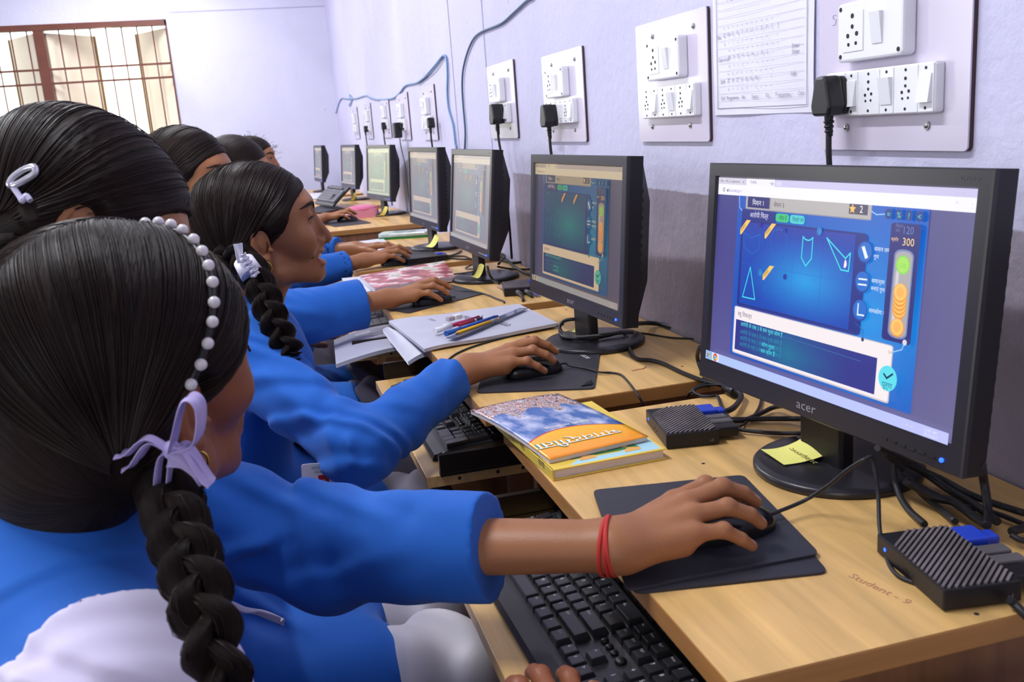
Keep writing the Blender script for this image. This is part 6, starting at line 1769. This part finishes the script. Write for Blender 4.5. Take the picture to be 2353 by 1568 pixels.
def headband(fg, x0=.030, z_off=0):
    """pearl band over the hair in the plane through ears and crown"""
    Mh, sc, HS = fg['Mh'], fg['sc'], fg['hair']; pts = []
    for k in range(25):
        a = RAD(-8+196*k/24); d = np.array([0, cos(a), sin(a)]); lo_, hi_ = .02, .15
        o = np.array([-.014, 0, .035]); sl = np.array([x0*sin(a)*1.0, 0, 0])
        for _ in range(30):
            m_ = (lo_+hi_)/2
            if HS((o+d*m_+sl)[None], .5)[0] < 0: lo_ = m_
            else: hi_ = m_
        pts.append(o+d*(lo_+.0008)+sl)
    W_ = [tuple(hp(Mh, p, sc)) for p in pts]
    hb = MB().tube(W_, .0034, n=8, sub=4).build('headband', m_blk); wchild(hb, fg['root'])
    P = catmull(W_, 10); acc = 0; last = P[0]; nxt = .008; k = 0
    cen = hp(Mh, (.02, 0, .035), sc)
    for p in P[1:]:
        acc += (p-last).length; last = p
        if acc >= nxt:
            nxt += .0158; n_ = (np.array(p)-cen); n_ = n_/np.linalg.norm(n_)
            o = MB().sph(tuple(np.array(p)+n_*.0040), .0047, n=16).build('pearl', mat('pearl_bead', (214, 208, 212), .22, coat=.4)); o.parent = hb; o.matrix_parent_inverse = Matrix.Translation(Vector((0, 0, 0)))
    return hb

def scarf_band(fg, s0, s1, off=.010, name='scarf', m=None, zlo=.45, h=.004, cut=None):
    """white school scarf: a cloth layer lying over the tunic between two planes across the shoulder line"""
    K, mid, ax, fwd = fg['K'], fg['mid'], fg['ax'], fg['fwd']; S = Shape(); S.pr = [p for p in K.pr]
    def fn(P):
        d = base(P, .09)
        s_ = (P-mid)@ax; f_ = (P-mid)@fwd
        w = .0022*np.sin(s_*95+3*f_*8)+.0008*np.sin(s_*230+f_*11)
        dd = np.abs(d-off-w*.6)-.0022 if False else np.maximum(d-off-w, -(d+.002))
        sl = np.maximum(s0+.012*np.sin(f_*9)-s_, s_-s1-.015*np.sin(f_*7+1))
        dd = np.maximum(dd, sl)
        if cut is not None: dd = np.maximum(dd, cut(P, s_, f_))
        return dd
    base = Shape(); base.pr = K.pr
    c = mid-np.array([0, 0, .12]); Z = Shape(); Z.fn(fn, c, .26, k=.002)
    V, F = polygonise(Z, h, .012); return wchild(np_mesh(name, V, F, m or m_dup), fg['root'])

def bow(c, fwd, up, parent, m, s=1.0, tails=((.03, -.05), (-.045, -.02)), seed=0):
    c = Vector(c); f = Vector(fwd).normalized(); u = Vector(up).normalized(); n = f.cross(u).normalized()
    root = MB().sph(tuple(c), .0048*s, (1.1, 1, 1.2), n=14).build('ribbon_bow', m); wchild(root, parent)
    def loop(dx, dz, w=.015):
        pts = [c, c+f*dx*.6+u*(dz*.55+.012)*s, c+f*dx+u*dz, c+f*dx*.75+u*(dz*.6-.014)*s, c]
        o = ribbon_strip(pts, w*s, root, m, 'ribbon_loop', side=n, waves=.6); return o
    loop(.020*s, .026*s); loop(-.012*s, -.024*s, .008)
    for (dx, dz) in tails:
        pts = [c, c+f*dx*.4*s+u*(dz*.3+.008)*s, c+f*dx*.8*s+u*dz*.7*s, c+f*dx*s+u*dz*s]
        ribbon_strip(pts, lambda t: (.009+.009*t)*s, root, m, 'ribbon_end', side=n, waves=1)
    return root

DOWN = RAD
mouse_M = lambda p, ang, z: frame_az(np.array([p[0], p[1], z]), ang)
def crz(p0, p1, wd_, am): return (onz(*p0, .632), onz(*p1, .625), wd_, am)
def cr(y0, p0, y1, p1, wd_, am): return (ony(*p0, y0), ony(*p1, y1), wd_, am)
G2CR = [cr(.90, (490, 1290), .88, (660, 1225), .013, -.008), cr(.90, (500, 1320), .88, (670, 1262), .014, .012), cr(.90, (520, 1190), .88, (690, 1160), .02, .008),
        cr(.885, (672, 1120), .875, (668, 1240), .008, .010), cr(.87, (686, 1180), .87, (684, 1280), .006, -.008), cr(.87, (706, 1150), .87, (702, 1270), .008, .010),
        cr(.87, (800, 1160), .86, (770, 1300), .018, .007), cr(.86, (900, 1280), .84, (1060, 1350), .016, .006), cr(.85, (960, 1170), .85, (930, 1260), .014, .005), cr(.87, (770, 1120), .86, (740, 1200), .008, -.005)]
G4CR = [cr(1.25, (812, 960), 1.24, (832, 1050), .013, .010), cr(1.25, (800, 975), 1.24, (812, 1060), .011, -.006), cr(1.25, (845, 960), 1.30, (950, 935), .008, -.006), cr(1.26, (860, 985), 1.33, (1010, 880), .012, .006),
        cr(1.40, (560, 760), 1.30, (740, 930), .020, .010), cr(1.38, (600, 850), 1.28, (760, 1000), .016, -.007), cr(1.36, (580, 900), 1.26, (740, 1060), .016, .009)]
# ---- the girl whose arm reaches the nearest mouse
G2 = figure(dict(label='person in blue tunic with silver hair clip, head bowed, hand on the nearest mouse', who='the person with the silver clip',
    ear=(-.182, 1.000, 1.082), az=RAD(84), pitch=RAD(40), roll=RAD(-17), sc=1.01, neck=(-.235, 1.080, .925), sR=(-.195, .985, .860), sL=(-.195, 1.26, .865), pelvis=(-.30, 1.12, .555),
    eR=(.020, .930, .758), hs=.95, handR=dict(M=frame_az(np.array([MP1[0]-.025, MP1[1]-.018, DZ+.0058]), RAD(9)), cuff=.60, creases=G2CR),
    eL=(-.17, 1.31, .69), handL=dict(M=frame_az(np.array([-.01, 1.20, .665]), RAD(-35)), H=HREST, cuff=.8),
    slv=(.056, .053, .048), kcr=[crz((505, 1345), (880, 1530), .014, -.010), crz((513, 1390), (700, 1455), .014, .010), crz((560, 1480), (740, 1560), .014, -.008), crz((640, 1420), (800, 1500), .012, .008), crz((760, 1430), (900, 1470), .014, -.005)], hem=.22, h=.0024, kh=.004, strands=420, seed=3, smile=0, vol=1.03,
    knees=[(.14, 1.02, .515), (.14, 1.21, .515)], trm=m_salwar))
# ---- the nearest girl, seen from behind her right ear
G1 = figure(dict(label='nearest person, seen from behind, with pearl headband, lilac bow and long braid', who='the nearest person',
    ear=(-.119, .792, .973), az=RAD(46), pitch=RAD(9), roll=RAD(2), sc=1.08, nape=True, fr=.020, neck=(-.190, .765, .885), sR=(-.140, .622, .803), sL=(-.228, .868, .835), pelvis=(-.33, .70, .50),
    eR=(-.020, .50, .605), handR=dict(M=frame_az(np.array([.186, .688, .679]), RAD(88)), H=HREST, cuff=.9),
    eL=(-.17, .88, .62), handL=dict(M=frame_az(np.array([.0, .78, .60]), RAD(-20)), H=HREST, cuff=.9),
    slv=(.058, .052, .046), hem=.3, kn_=1, h=.0026, kh=.004, strands=700, seed=7, skin=(142, 86, 60), vol=1.04,
    knees=[(.10, .60, .475), (.06, .78, .475)]))
# ---- the smiling girl in profile
G4 = figure(dict(label='smiling person in profile with white ribbon in a long braid, hand on second mouse', who='the smiling person',
    ear=(.001, 1.630, 1.006), az=RAD(87), pitch=RAD(2), roll=RAD(0), sc=1.02, neck=(-.055, 1.630, .875), sR=(-.045, 1.495, .845), sL=(-.045, 1.765, .845), pelvis=(-.17, 1.66, .52),
    eR=(.092, 1.300, .730), handR=dict(M=mouse_M((MP2[0]-.006, MP2[1]), RAD(4), DZ+.003), cuff=.84, creases=G4CR, hollow=False),
    eL=(.0, 1.87, .68), handL=dict(M=frame_az(np.array([.09, 1.70, .615]), RAD(-30)), H=HREST, cuff=.8),
    slv=(.054, .046, .034), hem=.25, h=.0019, kh=.004, strands=420, seed=5, smile=1.0, lookdown=1, hh=.0028,
    knees=[(.20, 1.56, .50), (.20, 1.76, .50)]))
G3 = figure(dict(label='person behind the clip wearer with only forehead and dark hair showing, arm on third mouse', who='the person at the third monitor',
    ear=(-.145, 2.28, 1.085), az=RAD(112), pitch=RAD(14), sc=1.0, neck=(-.19, 2.28, .93), sR=(-.15, 2.15, .875), sL=(-.15, 2.43, .875), pelvis=(-.24, 2.25, .54),
    eR=(-.02, 2.18, .765), handR=dict(M=mouse_M(MP3, RAD(6), DZ+.003), cuff=.78),
    eL=(-.02, 2.45, .72), handL=dict(M=frame_az(np.array([.14, 2.33, .668]), RAD(-15)), H=HREST, cuff=.8),
    slv=(.066, .062, .052), h=.0036, kh=.005, hh=.004, strands=160, hem=.15, knees=[(.20, 2.18, .52), (.20, 2.38, .52)]))
G5 = figure(dict(label='person beyond the smiling one, just dark hair showing, both hands by the fourth mouse', who='the person at the fourth monitor',
    ear=(-.055, 3.22, 1.065), az=RAD(92), pitch=RAD(20), sc=1.0, neck=(-.10, 3.2, .92), sR=(-.06, 3.06, .87), sL=(-.06, 3.34, .87), pelvis=(-.17, 3.15, .54),
    eR=(.04, 2.92, .755), handR=dict(M=mouse_M(MP4, RAD(9), DZ+.003), cuff=.80),
    eL=(.12, 3.38, .78), handL=dict(M=frame_az(np.array([.40, 3.20, .775]), RAD(-25)), H=HREST, cuff=.72),
    slv=(.056, .048, .037), h=.0040, kh=.006, hh=.005, knees=[(.16, 3.08, .52), (.16, 3.3, .52)]))
G6 = figure(dict(label='farthest person, dark curly hair and one eye showing above the others', who='the farthest person',
    ear=(.010, 4.53, 1.065), az=RAD(104), pitch=RAD(6), sc=1.02, neck=(-.03, 4.53, .91), sR=(-.0, 4.40, .86), sL=(-.0, 4.68, .86), pelvis=(-.12, 4.5, .53),
    eR=(.08, 4.36, .755), handR=dict(M=mouse_M(MP5, RAD(-5), DZ+.003), cuff=.45),
    slv=(.060, .052, .046), h=.0042, kh=.007, hh=.006, knees=[(.18, 4.4, .52), (.18, 4.6, .52)]))

def hit(fg, x, y, off=.0):
    """point on the combed hair that the given sight line meets"""
    Mh, sc = fg['Mh'], fg['sc']; t = .25; d = ray(x, y); d = d/np.linalg.norm(d)
    for _ in range(400):
        p = CAMP+d*t; v = fg['hair'](((p-Mh[:3, 3])@Mh[:3, :3]/sc)[None], .4)[0]*sc
        if v < off: break
        t += max(.0008, min(v-off, .03)*.7)
        if t > 6: break
    return tuple(p)
# ---- hair dressing and scarves
def W(*pix, Y): return [tuple(ony(x, y, Y)) for x, y in pix]
# nearest person: braid from behind the right ear over the front of the shoulder
bpath = [ony(370, 1060, .74), ony(385, 1120, .70), ony(402, 1190, .65), ony(435, 1290, .61), ony(466, 1400, .575), ony(494, 1500, .555), ony(512, 1600, .545), ony(520, 1720, .54)]
braid('braid', [tuple(p) for p in bpath], .0215, .017, G1['root'], lam=.066, plane=tuple(-ray(430, 1300)))
bpath = [hp(G1['Mh'], (-.06, .06, -.03)), (-.24, .86, .90), (-.21, .90, .82), (-.18, .93, .72)]
braid('braid', [tuple(p) for p in bpath], .022, .015, G1['root'], lam=.07, plane=(1, 0, 0))
headband(G1, .036)
bw = bow(tuple(ony(395, 1035, .672)), tuple(CR), (0, 0, 1), G1['root'], m_ribl, 1.25, tails=((.020, -.020), (-.030, -.002), (-.027, -.010)))
ribbon_strip([tuple(ony(*p, .665)) for p in ((390, 1050), (425, 1060), (455, 1085), (470, 1112))], lambda t: .016-.008*t, bw, m_ribl, 'ribbon_end', side=(0, 0, 1), waves=1)
scarf_band(G1, -.232, -.138, .013)
scarf_band(G1, .04, .16, .013)
# clip wearer
Mh = G2['Mh']
cp = [hp(Mh, p, 1.04) for p in ((-.085, -.062, .050), (-.060, -.075, .062), (-.035, -.080, .068))]
cl = MB()
pc = [hit(G2, x, y, .003) for x, y in ((22, 425), (30, 408), (55, 390), (78, 384), (80, 398), (60, 412), (36, 425))]
o = cl.tube(pc, .0032, n=8, closed=True, sub=6, caps=False).build('hair_clip', mat('pale_silver', (220, 218, 228), .15, metal=.6)); wchild(o, G2['root'])
o = MB().tube([hit(G2, x, y, .003) for x, y in ((30, 430), (44, 450), (52, 462), (60, 450), (70, 462))], .0028, n=8).build('hair_pin', mat('clear_bead', (190, 186, 214), .08)); wchild(o, G2['root'])
bpath = [hp(Mh, (-.058, -.062, -.028), 1.04), (-.252, .925, 1.0), (-.266, .915, .955), (-.272, .912, .925)]
braid('braid', [tuple(p) for p in bpath], .024, .016, G2['root'], lam=.07, plane=(0, 1, 0))
scarf_band(G2, -.155, -.045, .013, h=.005, cut=lambda P, s_, f_: np.maximum(.80-P[:, 2], f_+.01))
o = ribbon_strip([tuple(onz(*p, z_)) for p, z_ in (((455, 1372), .690), ((520, 1385), .680), ((560, 1402), .672), ((600, 1408), .668), ((650, 1428), .660))], lambda t: .018+.006*sin(t*9), G2['root'], m_dup, 'scarf_end', side=(.2, -.8, .5), waves=2, thick=.001)
# thread on the wrist
w = np.array(HAND['w']); Mm = frame_az(np.array([MP1[0]-.025, MP1[1]-.018, DZ+.0058]), RAD(9)); wc = hp(Mm, w*.95); ar = norm(wc-np.array([.020, .930, .758])); wc = wc-ar*.004
e1 = norm(np.cross(ar, [0, 0, 1])); e2 = np.cross(e1, ar)
m_red = mat('red_thread', (190, 50, 44), .7)
for k, dx in enumerate((0, .0034, .0062)):
    pts = [tuple(wc+ar*(dx-.004+.003*sin(a*2*pi/20+k))+e1*cos(a*2*pi/20)*.0295+e2*sin(a*2*pi/20)*.0265) for a in range(20)]
    o = MB().tube(pts, .0021, n=6, closed=True, caps=False, sub=3).build('wrist_thread', m_red); wchild(o, G2['root'])
# smiling person: braid, ribbon, ear ring, card
bpath = [hp(G4['Mh'], (-.078, -.060, -.008)), ony(560, 600, 1.540), ony(598, 660, 1.49), ony(622, 720, 1.455), ony(645, 770, 1.435), ony(668, 815, 1.42), ony(676, 835, 1.42)]
braid('braid', [tuple(p) for p in bpath], .025, .020, G4['root'], lam=.070, plane=tuple(-ray(640, 720)))
rb = MB().cyl(tuple(ony(560, 600, 1.512)), tuple(ony(580, 632, 1.495)), .0165, .0185, n=18).build('ribbon_wrap', m_rib); wchild(rb, G4['root'])
for k in range(5):
    a = ony(548+k*7, 598+k*9, 1.492); b = ony(566+k*7, 585+k*9, 1.485)
    ribbon_strip([tuple(a), tuple((a+b)/2+v3(0, -.008, .0)), tuple(b)], .010, rb, m_rib, 'ribbon_fold', side=(.3, 0, 1), waves=1)
ribbon_strip([tuple(ony(*p, 1.485)) for p in ((552, 605), (550, 590), (549, 575), (546, 560))], lambda t: .008+.006*t, rb, m_rib, 'ribbon_end', side=(1, 0, 0), waves=1)
earp = hp(G4['Mh'], (-.004, -.079, -.026))
pts = [tuple(earp+v3(cos(a*2*pi/16)*.0078, .001, sin(a*2*pi/16)*.0092-.004)) for a in range(16)]
wchild(MB().tube(pts, .0016, n=6, closed=True, caps=False, sub=3).build('earring', m_gold), G4['root'])
earp = hp(G1['Mh'], (-.004, -.080, -.028), 1.04)
pts = [tuple(earp+v3(cos(a*2*pi/16)*.006, .001, sin(a*2*pi/16)*.0075-.004)) for a in range(16)]
wchild(MB().tube(pts, .0012, n=6, closed=True, caps=False, sub=3).build('earring', m_gold), G1['root'])
# identity card lying in the lap of the smiling person
YC = 1.30
cA = [Vector(ony(x, y, YC)) for x, y in ((697, 1175), (800, 1165), (775, 1085), (679, 1070))]
t = thing('identity_card', 'white identity card with portrait hanging in front of the smiling person', 'identity card', tuple(cA[0]))
Mc = frame_from(cA[0], cA[1], cA[3]); t.matrix_world = Mc; wd = (cA[1]-cA[0]).length; hg = (cA[3]-cA[0]).length
MB().prism(rrect(0, 0, wd, hg, .004), -.0012, 0).build('card', m_white, t)
MB().box((wd*.36, hg*.36, 0), (wd*.60, hg*.74, .0003)).build('portrait_ground', mat('red_photo_ground', (176, 30, 34), .3), t)
MB().sph((wd*.48, hg*.58, 0), .0042, (1, 1.25, .2), n=12).box((wd*.40, hg*.36, .0003), (wd*.56, hg*.46, .0005)).build('portrait', mat('photo_skin', (150, 110, 100), .4), t)
MB().box((wd*.06, 0, 0), (wd*.10, hg*.45, .0003)).box((wd*.90, hg*.2, 0), (wd*.95, hg*.75, .0003)).build('green_bars', mat('card_green', (40, 130, 60), .4), t)
mb = MB(); add_text(mb, 'GOVT. HR.', T((wd*.5, hg*.88, .0003)), .0058, 'C', 1.3); add_text(mb, 'SCHOOL', T((wd*.5, hg*.79, .0003)), .0052, 'C', 1.3); mb.build('green_print', mat('card_green', (40, 130, 60), .4), t)
mb = MB()
for k in range(4): add_text(mb, 'Name : Student', T((wd*.25, hg*(.27-.08*k), .0003)), .0046, 'L', 1.2)
mb.build('navy_print', mat('navy_ink', (50, 50, 110), .5), t)
# far curls
rng = random.Random(2)
for fg, n_, lab in ((G6, 60, 'loose_curls'),):
    mb = MB(); Mh = fg['Mh']
    for k in range(n_):
        a = rng.uniform(-.6, 2.6); y_ = rng.uniform(-.06, .06); p = np.array([-.016+.1*cos(a), y_, .058+.078*sin(a)*cos(y_*12)]); dr = norm(p-np.array([-.016, 0, .05])); q = p+dr*rng.uniform(.004, .016)+np.array([rng.uniform(-.02, .02), rng.uniform(-.02, .02), rng.uniform(-.01, .01)]); m_ = (p+q)/2+np.array([rng.uniform(-.01, .01)]*3)
        mb.tube([tuple(hp(Mh, x, 1.02)) for x in (p*.97, m_, q)], .0008, n=4, caps=False)
    o = mb.build(lab, m_strand); o['kind'] = 'stuff'; wchild(o, fg['root'])
